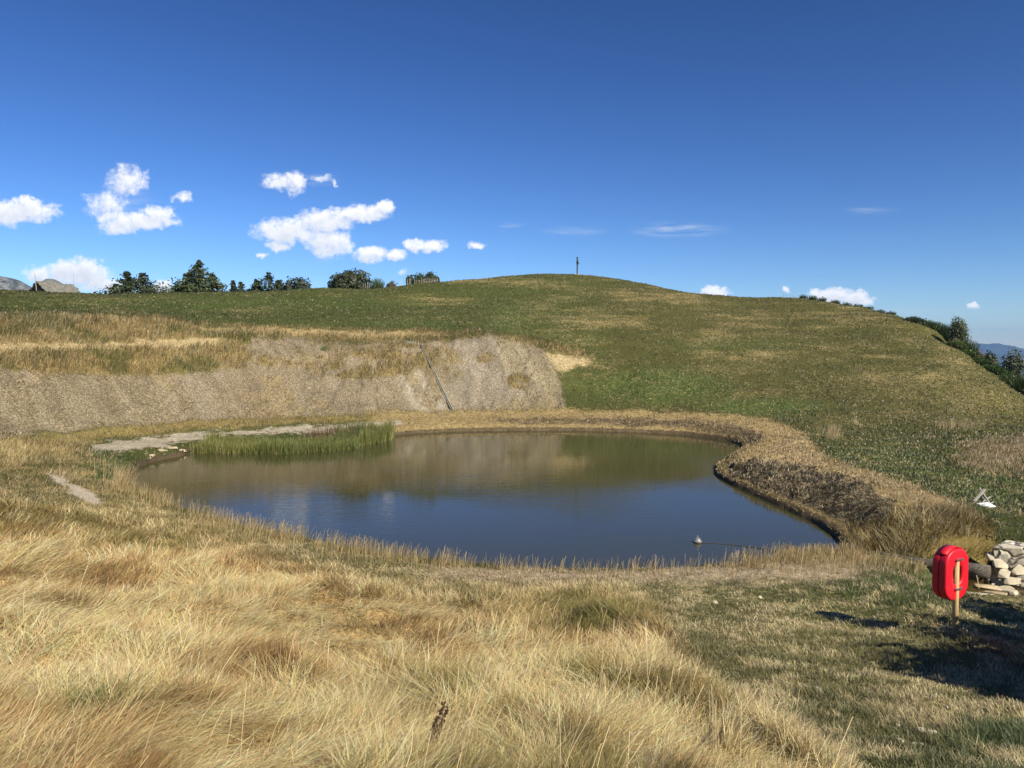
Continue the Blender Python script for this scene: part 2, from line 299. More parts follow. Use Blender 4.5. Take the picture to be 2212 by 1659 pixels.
    lay(pm(u, v, [(1660,920),(1740,945),(1770,990),(1880,1022),(2060,1080),(2120,1120),(2080,1130),(1930,1075),(1800,1015),(1680,990),(1640,985),(1690,950)], 8), a=(.33,.25,.12), b=(.46,.36,.2), f=.5, h=.10)
    lay(pm(u, v, HEATH2, 4)*.85, a=(.12,.09,.05), b=(.30,.23,.13), f=.4, h=.11)
    lay(pm(u, v, HEATH, 3), a=(.058,.05,.026), b=(.40,.315,.19), f=.42, h=.10)
    lay(pm(u, v, OLIV, 8), a=(.215,.165,.06), b=(.36,.27,.10), f=.3, h=.42)
    # left flank of the pond
    lf = pm(u, v, [(-400,1000),(0,955),(200,985),(280,1030),(300,1090),(250,1110),(0,1080),(-400,1075)], 12)
    lay(lf, a=(.17,.155,.055), b=(.42,.33,.16), f=.55, h=.15)
    lay(pm(u, v, [(90,1020),(130,1025),(220,1085),(195,1090),(140,1062)], 5), a=(.46,.40,.30), b=(.55,.48,.38), h=0)
    lay(el(u, v, (230,1010,70,40))*1.2*sstep(.4, .6, n1), a=(.07,.11,.028), f=.2, h=.12)
    lay(el(u, v, (60,975,160,22))*1.6, a=(.30,.23,.09), b=(.45,.36,.16), h=.32)
    # foreground
    near = sstep(1120, 1200, v)*pm(u, v, [(-500,1060),(281,1035),(286,1058),(320,1083),(560,1150),(850,1205),(1000,1225),(1400,1234),(1680,1205),(1820,1195),(1950,1210),(2150,1240),(2400,1250),(2600,1900),(-500,1900)], 6)
    near = np.maximum(near, pm(u, v, [(-500,1075),(150,1095),(290,1075),(560,1150),(900,1215),(900,1400),(-500,1400)], 8))
    lay(near, a=(.185,.175,.068), b=(.54,.45,.25), f=.45+(n2-.5)*.5, h=.08)
    lay(near*sstep(1300, 1900, u)*sstep(.42, .60, n2)*.8, a=(.10,.115,.035), f=.25)
    lay(near*sstep(1280, 1235, v)*sstep(850, 1000, u), a=(.36,.28,.17), b=(.52,.43,.30), f=.5, h=.05)
    lay(near*el(u, v, (1950,1260,150,60))*1.4, a=(.10,.125,.04), f=.3, h=.1)
    lay(near*el(u, v, (2180,1620,160,110))*1.3, a=(.09,.125,.035), f=.25, h=.12)
    L = near*pm(u, v, LONG, 62)
    lay(L, a=(.46,.305,.12), b=(.82,.60,.30), f=.52, h=.31)
    lay(L*sstep(.53, .66, n2)*.7, a=(.23,.22,.065), f=.35)
    lay(L*el(u, v, (1240,1330,260,70))*1.3, a=(.22,.20,.055), b=(.44,.34,.14), f=.35, h=.30)
    lay(L*el(u, v, (180,1530,130,60))*1.0, a=(.20,.25,.07), h=.2)
    return A, B, np.clip(fr, 0, 1), gh, L, bare
def H0(x, y):
    z = rbf(x, y)
    r = np.hypot(x, y)
    far = sstep(150, 420, r); z = z*(1-far)+(-170+0*r)*far
    z = np.where(r > 420, -170-260*sstep(420, 5000, r), z)
    sd = sdist(x, y, SHF)
    s1 = sstep(0, 1.3, sd); out = np.maximum(z, .08)*s1+(.02+.16*np.clip(sd, 0, 1)+.12*sstep(0, .12, sd))*(1-s1)
    out = np.where(sd > 6, z, out)
    ins = -.05-.45*np.clip(-sd, 0, 2.5)
    z = np.where(sd > 0, out, ins)
    cs = sdist(x, y, CHW); z = np.where(cs < .7, np.minimum(z, -.42+.75*sstep(0, .7, cs)*1.0+.35*sstep(.3, .7, cs)*0), z)
    return z, sd
def H(x, y, parts=False):
    x = np.asarray(x, float); y = np.asarray(y, float); sh = x.shape; x = np.atleast_1d(x); y = np.atleast_1d(y)
    z, sd = H0(x, y)
    r = np.hypot(x, y)
    k = sstep(.1, 1.5, sd)*(1-sstep(115, 180, r))
    z = z + k*((fbm(x*.9, y*.9, 2, 3)-.5)*.16+(fbm(x*.12, y*.12, 3, 2)-.5)*.6*sstep(60, 85, y))
    u, v = proj(x, y, z)
    z = z + (pm(u, v, HEATH, 5)+pm(u, v, HEATH2, 4)*.5)*(fbm(x*3.6, y*3.6, 14, 2)-.3)*.22
    z = z + pm(u, v, BARE, 6)*((fbm(x*1.3, y*.35, 24, 3)-.5)*.42+np.maximum(0, vnoise(x*4, y*2.5, 25)-.6)*.25)
    L = pm(u, v, LONG, 62)*sstep(1130, 1190, v)*sstep(.6, 3, sd)
    z = z + L*((fbm(x*.75, y*.75, 8, 3)-.42)*.50 + (vnoise(x*2.3, y*2.3, 9)-.5)*.13)
    z = z + k*(vnoise(x*5, y*5, 12)-.5)*.035
    return (z, sd) if parts else z.reshape(sh)
def hz(x, y): return float(H(np.array([x]), np.array([y]))[0])
def ground_at(u, v):
    a, b, c = ray(u, v); t = np.linspace(2.5, 125, 3000); z = H(a*t, b*t); zr = CAMZ+c*t
    i = int(np.argmax(zr < z)); return (float(a*t[i]), float(b*t[i]), float(z[i]))

# ------------------------------------------------------------------ mesh / material helpers
def rawmesh(name, co, quads, mat, cols=None, smooth=False, nper=4):
    me = bpy.data.meshes.new(name); n = len(co); m = len(quads)
    me.vertices.add(n); me.vertices.foreach_set('co', np.asarray(co, np.float32).ravel())
    me.loops.add(m*nper); me.loops.foreach_set('vertex_index', np.asarray(quads, np.int32).ravel())
    me.polygons.add(m); me.polygons.foreach_set('loop_start', np.arange(0, m*nper, nper, dtype=np.int32))
    me.update(calc_edges=True)
    if smooth: me.polygons.foreach_set('use_smooth', np.ones(m, bool))
    for k, (nm, arr) in enumerate((cols or {}).items()):
        at = me.attributes.new(nm, 'FLOAT_COLOR', 'POINT')
        a = np.ones((n, 4), np.float32); a[:, :arr.shape[1]] = arr; at.data.foreach_set('color', a.ravel())
    me.materials.append(mat)
    o = bpy.data.objects.new(name, me); COL.objects.link(o); return o
def tag(o, label=None, cat=None, group=None, kind=None):
    if label: o['label'] = label
    if cat: o['category'] = cat
    if group: o['group'] = group
    if kind: o['kind'] = kind
    return o
def empty(name, loc, rz=0):
    o = bpy.data.objects.new(name, None); o.location = loc; o.rotation_euler = (0, 0, rz); o.empty_display_size = .2; COL.objects.link(o); return o
def obj(name, bm, mat, parent=None, smooth=False):
    me = bpy.data.meshes.new(name); bm.to_mesh(me); bm.free(); me.materials.append(mat)
    if smooth:
        for p in me.polygons: p.use_smooth = True
    o = bpy.data.objects.new(name, me); COL.objects.link(o)
    if parent: o.parent = parent
    return o
class NT:
    def __init__(s, name):
        s.m = bpy.data.materials.new(name); s.m.use_nodes = True; s.t = s.m.node_tree; s.t.nodes.clear()
        s.out = s.t.nodes.new('ShaderNodeOutputMaterial')
    def n(s, t, ins=None, **k):
        n = s.t.nodes.new(t)
        for a, b in k.items(): setattr(n, a, b)
        for a, b in (ins or {}).items():
            if isinstance(b, bpy.types.NodeSocket): s.t.links.new(b, n.inputs[a])
            else: n.inputs[a].default_value = b
        return n
    def l(s, a, b): s.t.links.new(a, b)
def mat_basic(name, c1, c2, scale=8, rough=.8, bump=.2, stretch=(1, 1, 1), detail=5, spec=.3, dist=.02, metal=0):
    k = NT(name); tc = k.n('ShaderNodeTexCoord'); mp = k.n('ShaderNodeMapping', {0: tc.outputs['Object'], 'Scale': stretch})
    no = k.n('ShaderNodeTexNoise', {'Vector': mp.outputs[0], 'Scale': scale, 'Detail': detail, 'Roughness': .6})
    rp = k.n('ShaderNodeMapRange', {0: no.outputs['Fac'], 1: .3, 2: .7})
    mx = k.n('ShaderNodeMix', {0: rp.outputs[0], 6: c1+(1,), 7: c2+(1,)}, data_type='RGBA')
    bp = k.n('ShaderNodeBump', {'Height': no.outputs['Fac'], 'Strength': bump, 'Distance': dist})
    p = k.n('ShaderNodeBsdfPrincipled', {'Base Color': mx.outputs[2], 'Roughness': rough, 'Normal': bp.outputs[0], 'Specular IOR Level': spec, 'Metallic': metal})
    k.l(p.outputs[0], k.out.inputs[0]); return k.m
def mat_leaf(name, trans=.3, attr='tint', rough=.6, jitter=.0):
    k = NT(name); at = k.n('ShaderNodeAttribute', attribute_name=attr)
    d = k.n('ShaderNodeBsdfDiffuse', {'Color': at.outputs['Color']}); t = k.n('ShaderNodeBsdfTranslucent', {'Color': at.outputs['Color']})
    m = k.n('ShaderNodeMixShader', {0: trans, 1: d.outputs[0], 2: t.outputs[0]})
    g = k.n('ShaderNodeBsdfGlossy', {'Color': (1, 1, 1, 1), 'Roughness': rough}); m2 = k.n('ShaderNodeMixShader', {0: .04, 1: m.outputs[0], 2: g.outputs[0]})
    k.l(m2.outputs[0], k.out.inputs[0]); return k.m
M_GRASS = mat_leaf('dry_grass', .40); M_LEAF = mat_leaf('foliage', .22)
M_BARK = mat_basic('bark', (.09,.07,.05), (.16,.13,.10), 14, .9, .5)

def mat_ground():
    k = NT('ground'); A = k.n('ShaderNodeAttribute', attribute_name='tintA'); B = k.n('ShaderNodeAttribute', attribute_name='tintB')
    g = k.n('ShaderNodeNewGeometry'); P = g.outputs['Position']
    def noise(s, d=4, r=.6, vec=P): return k.n('ShaderNodeTexNoise', {'Vector': vec, 'Scale': s, 'Detail': d, 'Roughness': r}).outputs['Fac']
    n1 = noise(3.2, 7, .74); n2 = noise(9, 5, .7); n3 = noise(45, 4, .7)
    m = k.n('ShaderNodeMath', {0: n1, 1: .45, 2: 0.0}, operation='MULTIPLY_ADD'); m2 = k.n('ShaderNodeMath', {0: n2, 1: .55, 2: m.outputs[0]}, operation='MULTIPLY_ADD')
    fb = k.n('ShaderNodeMath', {0: noise(20, 3, .7), 1: .5, 2: 0.0}, operation='MULTIPLY_ADD'); fb2 = k.n('ShaderNodeMath', {0: n2, 1: .5, 2: fb.outputs[0]}, operation='MULTIPLY_ADD')
    m2 = k.n('ShaderNodeMix', {0: B.outputs['Alpha'], 2: m2.outputs[0], 3: fb2.outputs[0]}, data_type='FLOAT')
    # threshold moves with the share of dry flecks stored per place
    th = k.n('ShaderNodeMath', {0: A.outputs['Alpha'], 1: -.36, 2: .68}, operation='MULTIPLY_ADD')
    df = k.n('ShaderNodeMath', {0: m2.outputs[0], 1: th.outputs[0]}, operation='SUBTRACT')
    fac = k.n('ShaderNodeMapRange', {0: df.outputs[0], 1: -.035, 2: .06})
    mx = k.n('ShaderNodeMix', {0: fac.outputs[0], 6: A.outputs['Color'], 7: B.outputs['Color']}, data_type='RGBA')
    v = k.n('ShaderNodeMapRange', {0: n3, 1: .25, 2: .75, 3: .72, 4: 1.28}); v2 = k.n('ShaderNodeMapRange', {0: noise(.35, 3), 1: .3, 2: .7, 3: .88, 4: 1.12})
    vv = k.n('ShaderNodeMath', {0: v.outputs[0], 1: v2.outputs[0]}, operation='MULTIPLY')
    ml = k.n('ShaderNodeVectorMath', {0: mx.outputs[2], 1: vv.outputs[0]}, operation='MULTIPLY')
    h = k.n('ShaderNodeMath', {0: n3, 1: .35, 2: m2.outputs[0]}, operation='MULTIPLY_ADD')
    bp = k.n('ShaderNodeBump', {'Height': h.outputs[0], 'Strength': .8, 'Distance': .10})
    p = k.n('ShaderNodeBsdfPrincipled', {'Base Color': ml.outputs[0], 'Roughness': .95, 'Specular IOR Level': .1, 'Normal': bp.outputs[0]})
    k.l(p.outputs[0], k.out.inputs[0]); return k.m

# ------------------------------------------------------------------ terrain sheet
def build_terrain():
    inner = np.linspace(R(-42), R(42), 1000); rest = np.linspace(R(42), R(318), 74)[1:-1]
    ang = np.concatenate([inner, rest]); na = len(ang)
    r = np.concatenate([np.geomspace(.4, 3, 12)[:-1], np.geomspace(3, 30, 260)[:-1], np.linspace(30, 62, 260)[:-1], np.linspace(62, 130, 190)[:-1], np.geomspace(130, 14000, 46)])
    nr = len(r); RR, AA = np.meshgrid(r, ang, indexing='ij'); x = RR*np.sin(AA); y = RR*np.cos(AA)
    z, sd = H(x, y, True)
    A, B, fr, gh, L, bare = cover(x, y, z)
    A *= .9
    mud = (sd < .25)[..., None]; A = np.where(mud, A*0+np.array((.09,.07,.04)), A); B = np.where(mud, B*0+np.array((.16,.12,.07)), B)
    A4 = np.concatenate([A, fr[..., None]], -1).reshape(-1, 4)
    co = np.stack([x, y, z], -1).reshape(-1, 3)
    i = np.arange(nr-1)[:, None]*na; j = np.arange(na)[None]; j2 = (j+1) % na
    q = np.stack([i+j, i+na+j, i+na+j2, i+j2], -1).reshape(-1, 4)[:, ::-1]
    co = np.vstack([co, [[0, 0, float(z[0].mean())]]]); nC = len(co)-1
    o = rawmesh('ground', co, q, mat_ground(), {'tintA': np.vstack([A4, A4[:1]]), 'tintB': np.vstack([np.concatenate([B, bare[..., None]], -1).reshape(-1, 4), [[.3, .2, .1, 0]]])}, True)
    bm = bmesh.new(); bm.from_mesh(o.data); bm.verts.ensure_lookup_table()
    for a in range(na):
        try: bm.faces.new((bm.verts[nC], bm.verts[(a+1) % na], bm.verts[a])).smooth = True
        except ValueError: pass
    bm.to_mesh(o.data); bm.free()
    tag(o, kind='structure', label='meadow hillside and grassy banks around the pond'); return o
build_terrain()

# ------------------------------------------------------------------ water
def mat_water(name, base, ripple=.12):
    k = NT(name); g = k.n('ShaderNodeNewGeometry'); P = g.outputs['Position']
    mp = k.n('ShaderNodeMapping', {0: P, 'Rotation': (0, 0, R(14)), 'Scale': (.55, 2.4, 1)})
    n1 = k.n('ShaderNodeTexNoise', {'Vector': mp.outputs[0], 'Scale': 2.0, 'Detail': 3, 'Roughness': .5})
    n2 = k.n('ShaderNodeTexNoise', {'Vector': mp.outputs[0], 'Scale': 7.0, 'Detail': 2, 'Roughness': .5})
    cal = k.n('ShaderNodeTexNoise', {'Vector': P, 'Scale': .12, 'Detail': 2}); cr = k.n('ShaderNodeMapRange', {0: cal.outputs['Fac'], 1: .4, 2: .62, 3: .25, 4: 1.0})
    h = k.n('ShaderNodeMath', {0: n2.outputs['Fac'], 1: .35, 2: n1.outputs['Fac']}, operation='MULTIPLY_ADD')
    h2 = k.n('ShaderNodeMath', {0: h.outputs[0], 1: cr.outputs[0]}, operation='MULTIPLY')
    bp = k.n('ShaderNodeBump', {'Height': h2.outputs[0], 'Strength': ripple*1.0, 'Distance': .05})
    p = k.n('ShaderNodeBsdfPrincipled', {'Base Color': base+(1,), 'Roughness': .03, 'IOR': 1.33, 'Normal': bp.outputs[0], 'Specular IOR Level': .5})
    k.l(p.outputs[0], k.out.inputs[0]); return k.m
def flat(name, poly, z, mat, grow=.0):
    bm = bmesh.new(); c = np.mean(poly, 0)
    vs = []
    for p in poly:
        d = np.array(p)-c; d = d/np.linalg.norm(d)*grow
        vs.append(bm.verts.new((p[0]+d[0], p[1]+d[1], z)))
    f = bm.faces.new(vs); bmesh.ops.triangulate(bm, faces=[f]); bm.normal_update()
    for f in bm.faces:
        if f.normal.z < 0: f.normal_flip()
    return obj(name, bm, mat)
tag(flat('pond_water', SHF, 0.0, mat_water('pond_water', (.043,.043,.018)), .8), 'still olive brown pond water mirroring hill and sky', kind='structure')
tag(flat('channel_water', CHW, -.16, mat_water('channel_water', (.05,.035,.012)), .3), 'shallow brown water in the stone lined outlet', kind='structure')

# ------------------------------------------------------------------ blades
def blades(name, P, az, L, t0, t1, w, col, mat, segs=3, label=None, tip=.25, wind=0.0, rootdark=None):
    """ribbons: rooted at P, bending from angle t0 to t1 off the vertical towards az"""
    n = len(P); pts = [P.copy()]; cur = P.copy()
    for s in range(segs):
        th = t0+(t1-t0)*(s+.5)/segs; a = az+wind*(s/segs)
        cur = cur+np.stack([np.sin(th)*np.sin(a), np.sin(th)*np.cos(a), np.cos(th)], 1)*(L/segs)[:, None]; pts.append(cur.copy())
    sa = az+np.pi/2+RNG.uniform(-1.0, 1.0, n); side = np.stack([np.sin(sa), np.cos(sa), RNG.uniform(-.25, .25, n)], 1)
    V = np.empty((n, (segs+1)*2, 3), np.float32); C = np.empty((n, (segs+1)*2, 3), np.float32)
    for s in range(segs+1):
        k = (1-(1-tip)*(s/segs)**1.5)*.5; o = side*(w*k)[:, None]
        V[:, 2*s] = pts[s]-o; V[:, 2*s+1] = pts[s]+o
        cc = col if rootdark is None else col*(1-s/segs)[..., None]*rootdark+col*(s/segs) if False else col
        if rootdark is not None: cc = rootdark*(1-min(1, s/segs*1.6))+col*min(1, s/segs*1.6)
        C[:, 2*s] = cc; C[:, 2*s+1] = cc
    b = (np.arange(n)*(segs+1)*2)[:, None]
    Q = np.concatenate([b+np.array([2*s, 2*s+1, 2*s+3, 2*s+2])[None] for s in range(segs)], 1).reshape(-1, 4)
    o = rawmesh(name, V.reshape(-1, 3), Q, mat, {'tint': C.reshape(-1, 3)})
    if label: tag(o, label, kind='stuff')
    return o
def mixcol(A, B, fr, x, y, jit=.18, seed=50, sc=3.5):
    cl = fbm(x*sc, y*sc, seed, 3); pick = (RNG.random(len(x))*.25+(cl-.5)*2.0+.38) < fr
    c = np.where(pick[:, None], B, A); c = c*(1+RNG.normal(0, jit, (len(x), 1)))*(1+RNG.normal(0, .05, (len(x), 3)))
    return np.clip(c, .01, .9)

def scatter(n, r0, r1, k, half=R(38)):
    t = RNG.random(n); e = 1-k; r = (r0**e+(r1**e-r0**e)*t)**(1/e) if abs(e) > 1e-6 else r0*(r1/r0)**t
    a = RNG.uniform(-half, half, n); return r*np.sin(a), r*np.cos(a), r

def foreground():
    x, y, r = scatter(720000, 2.2, 28, 1.0, R(40))
    z, sd = H(x, y, True); A, B, fr, gh, L, bare = cover(x, y, z); n = len(x)
    ok = (sd > .05) & (sdist(x, y, CHW) > .15) & (gh > .02)
    tuft = fbm(x*1.6, y*1.6, 60, 3); tuft2 = vnoise(x*5, y*5, 61)
    longm = sstep(.2, .32, gh) > .5
    cell = _h(np.floor(x*4+vnoise(x*9, y*9, 1)*1.5).astype(np.int64), np.floor(y*4+vnoise(x*9, y*9, 2)*1.5).astype(np.int64), 5)
    flow = R(70)+(fbm(x*.45, y*.45, 70, 2)-.5)*R(260)+(fbm(x*1.5, y*1.5, 71, 3)-.5)*R(290)
    lod = sstep(.36, .56, fbm(x*.8+5, y*.8, 72, 3))*sstep(20, 10, r)
    h = gh*(.55+.85*tuft)*(.65+.6*RNG.random(n)); h = np.where(longm, h*(.92+.45*lod), h*(.6+.9*tuft2))
    t0 = np.where(longm, .38+.80*lod+RNG.normal(0, .22, n), RNG.normal(.4, .35, n))
    t1 = np.where(longm, 1.18+.50*lod+RNG.normal(0, .30, n), RNG.normal(1.15, .4, n))
    az = flow+np.where(longm, (cell-.5)*R(90)+RNG.normal(0, 1, n)*.42, RNG.uniform(-3.1, 3.1, n))
    thatch = longm & (RNG.random(n) < .36)
    az = np.where(thatch, flow+RNG.normal(0, 1.3, n), az); h = np.where(thatch, h*.55, h); t0 = np.where(thatch, .8+RNG.normal(0, .3, n), t0); t1 = np.where(thatch, 1.75+RNG.normal(0, .3, n), t1)
    w = (.0017+.00058*r)*(.5+1.0*RNG.random(n))
    col = mixcol(A, B, np.clip(fr+.35*lod-.08, 0, 1), x, y, .34, 50, 2.6)
    dk = (cell < .22)[:, None]*(~(lod > .5))[:, None]*longm[:, None]; col = np.where(dk, col*np.array((.62, .56, .45)), col)
    pale = (lod > .5) & (RNG.random(n) < .45); col = np.where(pale[:, None], col*1.25, col); col = np.clip(col, .01, .82)
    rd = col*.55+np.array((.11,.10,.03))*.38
    curl = (fbm(x*.7, y*.7, 79, 2)-.5)*6+RNG.normal(0, .35, n)
    P = np.stack([x, y, z-.01], 1)
    for nm, m, lab in (('long_grass', ok & longm, 'long straw coloured windblown grass on the near slope'), ('short_grass', ok & ~longm, 'short dry turf with green patches on the near bank')):
        i = np.where(m)[0]
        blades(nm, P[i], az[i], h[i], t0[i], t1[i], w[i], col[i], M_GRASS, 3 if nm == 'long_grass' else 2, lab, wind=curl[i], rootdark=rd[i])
foreground()
def stalks():
    x, y, r = scatter(2600, 3.2, 22, 1.0, R(38)); z, sd = H(x, y, True); A, B, fr, gh, L, bare = cover(x, y, z)
    k = (sd > .2) & (RNG.random(len(x)) < .01+.99*(gh > .29)) & (fbm(x*.8, y*.8, 140, 2) > .44); x, y, z, r = x[k], y[k], z[k], r[k]; n = len(x)
    c = np.array((.66,.52,.28))*(1+RNG.normal(0, .2, (n, 1))); az = R(62)+(fbm(x*.45, y*.45, 70, 2)-.5)*R(120)+RNG.normal(0, .45, n); h = .30+.26*RNG.random(n); t0 = .25+RNG.normal(0, .15, n); t1 = .75+RNG.normal(0, .25, n)
    blades('seed_stalks', np.stack([x, y, z], 1), az, h, t0, t1, .0012+.00032*r, np.clip(c, .1, .85), M_GRASS, 3, 'thin pale seeding stalks rising out of the straw grass', tip=1.5)
stalks()

def fringe():
    # taller seeding stalks along the near shore
    seg = []
    for (a, b) in [((255,1020),(300,1085)),((300,1085),(560,1155)),((560,1155),(850,1210)),((850,1210),(1000,1230)),((1000,1230),(1250,1238)),((1250,1238),(1560,1230)),((1560,1230),(1690,1212)),((1690,1206),(1840,1204)),((1840,1210),(2000,1235))]:
        seg.append((np.array(un_z(*a, .2)[:2]), np.array(un_z(*b, .2)[:2])))
    dens = [110, 1300, 1300, 520, 360, 330, 650, 1500, 800]; hh = [.7, .42, .40, .36, .30, .32, .38, .28, .22]
    X = []; Hh = []
    for (p, q), d, h in zip(seg, dens, hh):
        t = RNG.random(d*2); n = fbm(t*22, t*0+h*10, 5, 2); k = (RNG.random(d*2) < sstep(.25, .65, n)*1.3); t = t[k]
        pt = p+(q-p)*t[:, None]; nr = np.array([-(q-p)[1], (q-p)[0]]); nr /= np.linalg.norm(nr)
        if nr[1] > 0: nr = -nr
        X.append(pt+nr*(RNG.gamma(1.6, .35, len(t))[:, None])); Hh.append(h*(.5+.75*RNG.random(len(t))))
    X = np.vstack(X); h = np.concatenate(Hh); x, y = X[:, 0], X[:, 1]; z, sd = H(x, y, True); k = sd > .05
    x, y, z, h = x[k], y[k], z[k], h[k]; n = len(x)
    col = np.array((.50,.385,.19))*(1+RNG.normal(0, .2, (n, 1))); col = np.where(RNG.random((n, 1)) < .2, np.array((.22,.20,.07)), col)
    k2 = RNG.random(n) < .72; x, y, z, h, col = x[k2], y[k2], z[k2], h[k2], col[k2]; n = len(x)
    w = .0015+.00036*y*(.7+.6*RNG.random(n))
    P = np.stack([x, y, z-.01], 1); az = R(75)+RNG.normal(0, .7, n)
    blades('shore_grass', P, az, h, np.full(n, .08)+RNG.normal(0, .1, n), .45+RNG.normal(0, .3, n), w, np.clip(col, .03, .8), M_GRASS, 3, 'pale seeding grass stalks fringing the near shore', tip=.7)
fringe()

def midground():
    x, y, r = scatter(560000, 26, 116, .75, R(37))
    z, sd = H(x, y, True); A, B, fr, gh, L, bare = cover(x, y, z); n = len(x)
    ok = (sd > .05) & (gh > .015)
    big = gh > .13
    tuft = fbm(x*.9, y*.9, 90, 3)
    keep = RNG.random(n) < np.where(big, 1.0, .34)
    h = np.where(big, gh*(.4+1.1*tuft), gh*(.5+.9*tuft))*(.7+.6*RNG.random(n))
    h = np.maximum(h, .05)
    az = R(75)+RNG.normal(0, 1.0, n)+(fbm(x*.25, y*.25, 91, 2)-.5)*R(140)*big
    t0 = np.where(big, .1, .3)+RNG.normal(0, .18, n); t1 = np.where(big, .9, 1.0)+RNG.normal(0, .35, n)
    w = .0055+.00055*r*(.8+.5*RNG.random(n)); w = np.where(big, w*.9, w*2.0); h = np.where(big, h, h*1.35)
    col = mixcol(A, B, fr, x, y, .18, 50, 1.6)
    av = A*(1-fr[:, None])+B*fr[:, None]; col = np.where(big[:, None], col, col*.6+av*.4)
    P = np.stack([x, y, z-.01], 1)
    i = np.where(ok & keep & big)[0]
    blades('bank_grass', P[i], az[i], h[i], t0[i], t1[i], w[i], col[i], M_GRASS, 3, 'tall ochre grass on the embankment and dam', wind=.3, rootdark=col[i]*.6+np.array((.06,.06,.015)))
    i = np.where(ok & keep & ~big)[0]
    blades('meadow_grass', P[i], az[i], h[i], t0[i], t1[i], w[i], col[i], M_GRASS, 2, 'grazed green and straw coloured turf over the hillside')
midground()

def reeds():
    X = []; Hh = []; Cc = []
    def strip(pts, n, h, green, depth):
        t = RNG.random(n)*(len(pts)-1); i = t.astype(int); f = (t-i)[:, None]; P = np.array([un_z(u, v, 0)[:2] for u, v in pts])
        p = P[i]*(1-f)+P[i+1]*f; p[:, 1] += RNG.random(n)*depth; p[:, 0] += RNG.normal(0, .12, n)
        X.append(p); Hh.append(h*(.6+.5*RNG.random(n))*(.75+.5*fbm(p[:, 0]*.9, p[:, 1]*.9, 33, 2)))
        c = np.array(green)*(1+RNG.normal(0, .22, (n, 1))); c = np.where(RNG.random((n, 1)) < .16, np.array((.30,.25,.08)), c); Cc.append(c)
    strip([(415,980),(480,981),(560,980)], 4200, .80, (.22,.235,.055), 2.2)
    strip([(545,981),(620,981),(700,976),(770,970)], 7500, .84, (.16,.195,.042), 2.6)
    strip([(780,962),(800,961),(835,953)], 3000, 1.12, (.19,.215,.05), 2.4)
    strip([(700,972),(770,960)], 900, 1.0, (.12,.15,.035), 3.2)
    strip([(640,970),(760,962)], 900, .8, (.16,.09,.05), 2.6)
    x = np.vstack(X); h = np.concatenate(Hh); c = np.vstack(Cc); n = len(x)
    z = np.maximum(H(x[:, 0], x[:, 1]), -.25)
    P = np.stack([x[:, 0], x[:, 1], z-.02], 1)
    blades('reeds', P, RNG.uniform(0, 6.28, n), h, RNG.normal(.06, .06, n), RNG.normal(.35, .2, n), .018+RNG.random(n)*.016, np.clip(c, .02, .6), M_GRASS, 3,
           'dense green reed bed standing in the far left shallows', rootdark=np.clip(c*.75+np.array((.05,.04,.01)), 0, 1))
reeds()

# ------------------------------------------------------------------ trees and shrubs
def crown_mesh(name, pts, nrm, size, cols, parent, mat=M_LEAF):
    n = len(pts); a = RNG.normal(0, 1, (n, 3)); a -= nrm*(a*nrm).sum(1, keepdims=True)*.7; a /= np.linalg.norm(a, axis=1, keepdims=True)
    b = np.cross(a, nrm+RNG.normal(0, .5, (n, 3))); b /= np.linalg.norm(b, axis=1, keepdims=True)+1e-6
    s = size*(.6+.8*RNG.random(n)); a *= s[:, None]; b *= (s*.55)[:, None]
    V = np.stack([pts-a, pts-b*.9, pts+a, pts+b*.9], 1).reshape(-1, 3); Q = np.arange(n*4).reshape(-1, 4)
    o = rawmesh(name, V, Q, mat, {'tint': np.repeat(cols, 4, 0)}); o.parent = parent; return o
def trunk_mesh(parent, h, r, limbs=(), mat=M_BARK, lean=0):
    bm = bmesh.new()
    def seg(p, q, r0, r1, n=7):
        p = Vector(p); q = Vector(q); d = (q-p).normalized(); s = d.orthogonal().normalized(); t = d.cross(s); A = []; B = []
        for i in range(n):
            a = 6.2832*i/n; w = s*math.cos(a)+t*math.sin(a); A.append(bm.verts.new(p+w*r0)); B.append(bm.verts.new(q+w*r1))
        for i in range(n): bm.faces.new((A[i], A[(i+1) % n], B[(i+1) % n], B[i]))
    k = 5
    for i in range(k):
        seg((lean*i/k*h, math.sin(i)*.02*h, h*i/k-.1), (lean*(i+1)/k*h, math.sin(i+1)*.02*h, h*(i+1)/k-.1), r*(1-.85*i/k), r*(1-.85*(i+1)/k))
    for p, q, a, b in limbs: seg(p, q, a, b, 5)
    return obj('trunk', bm, mat, parent, True)
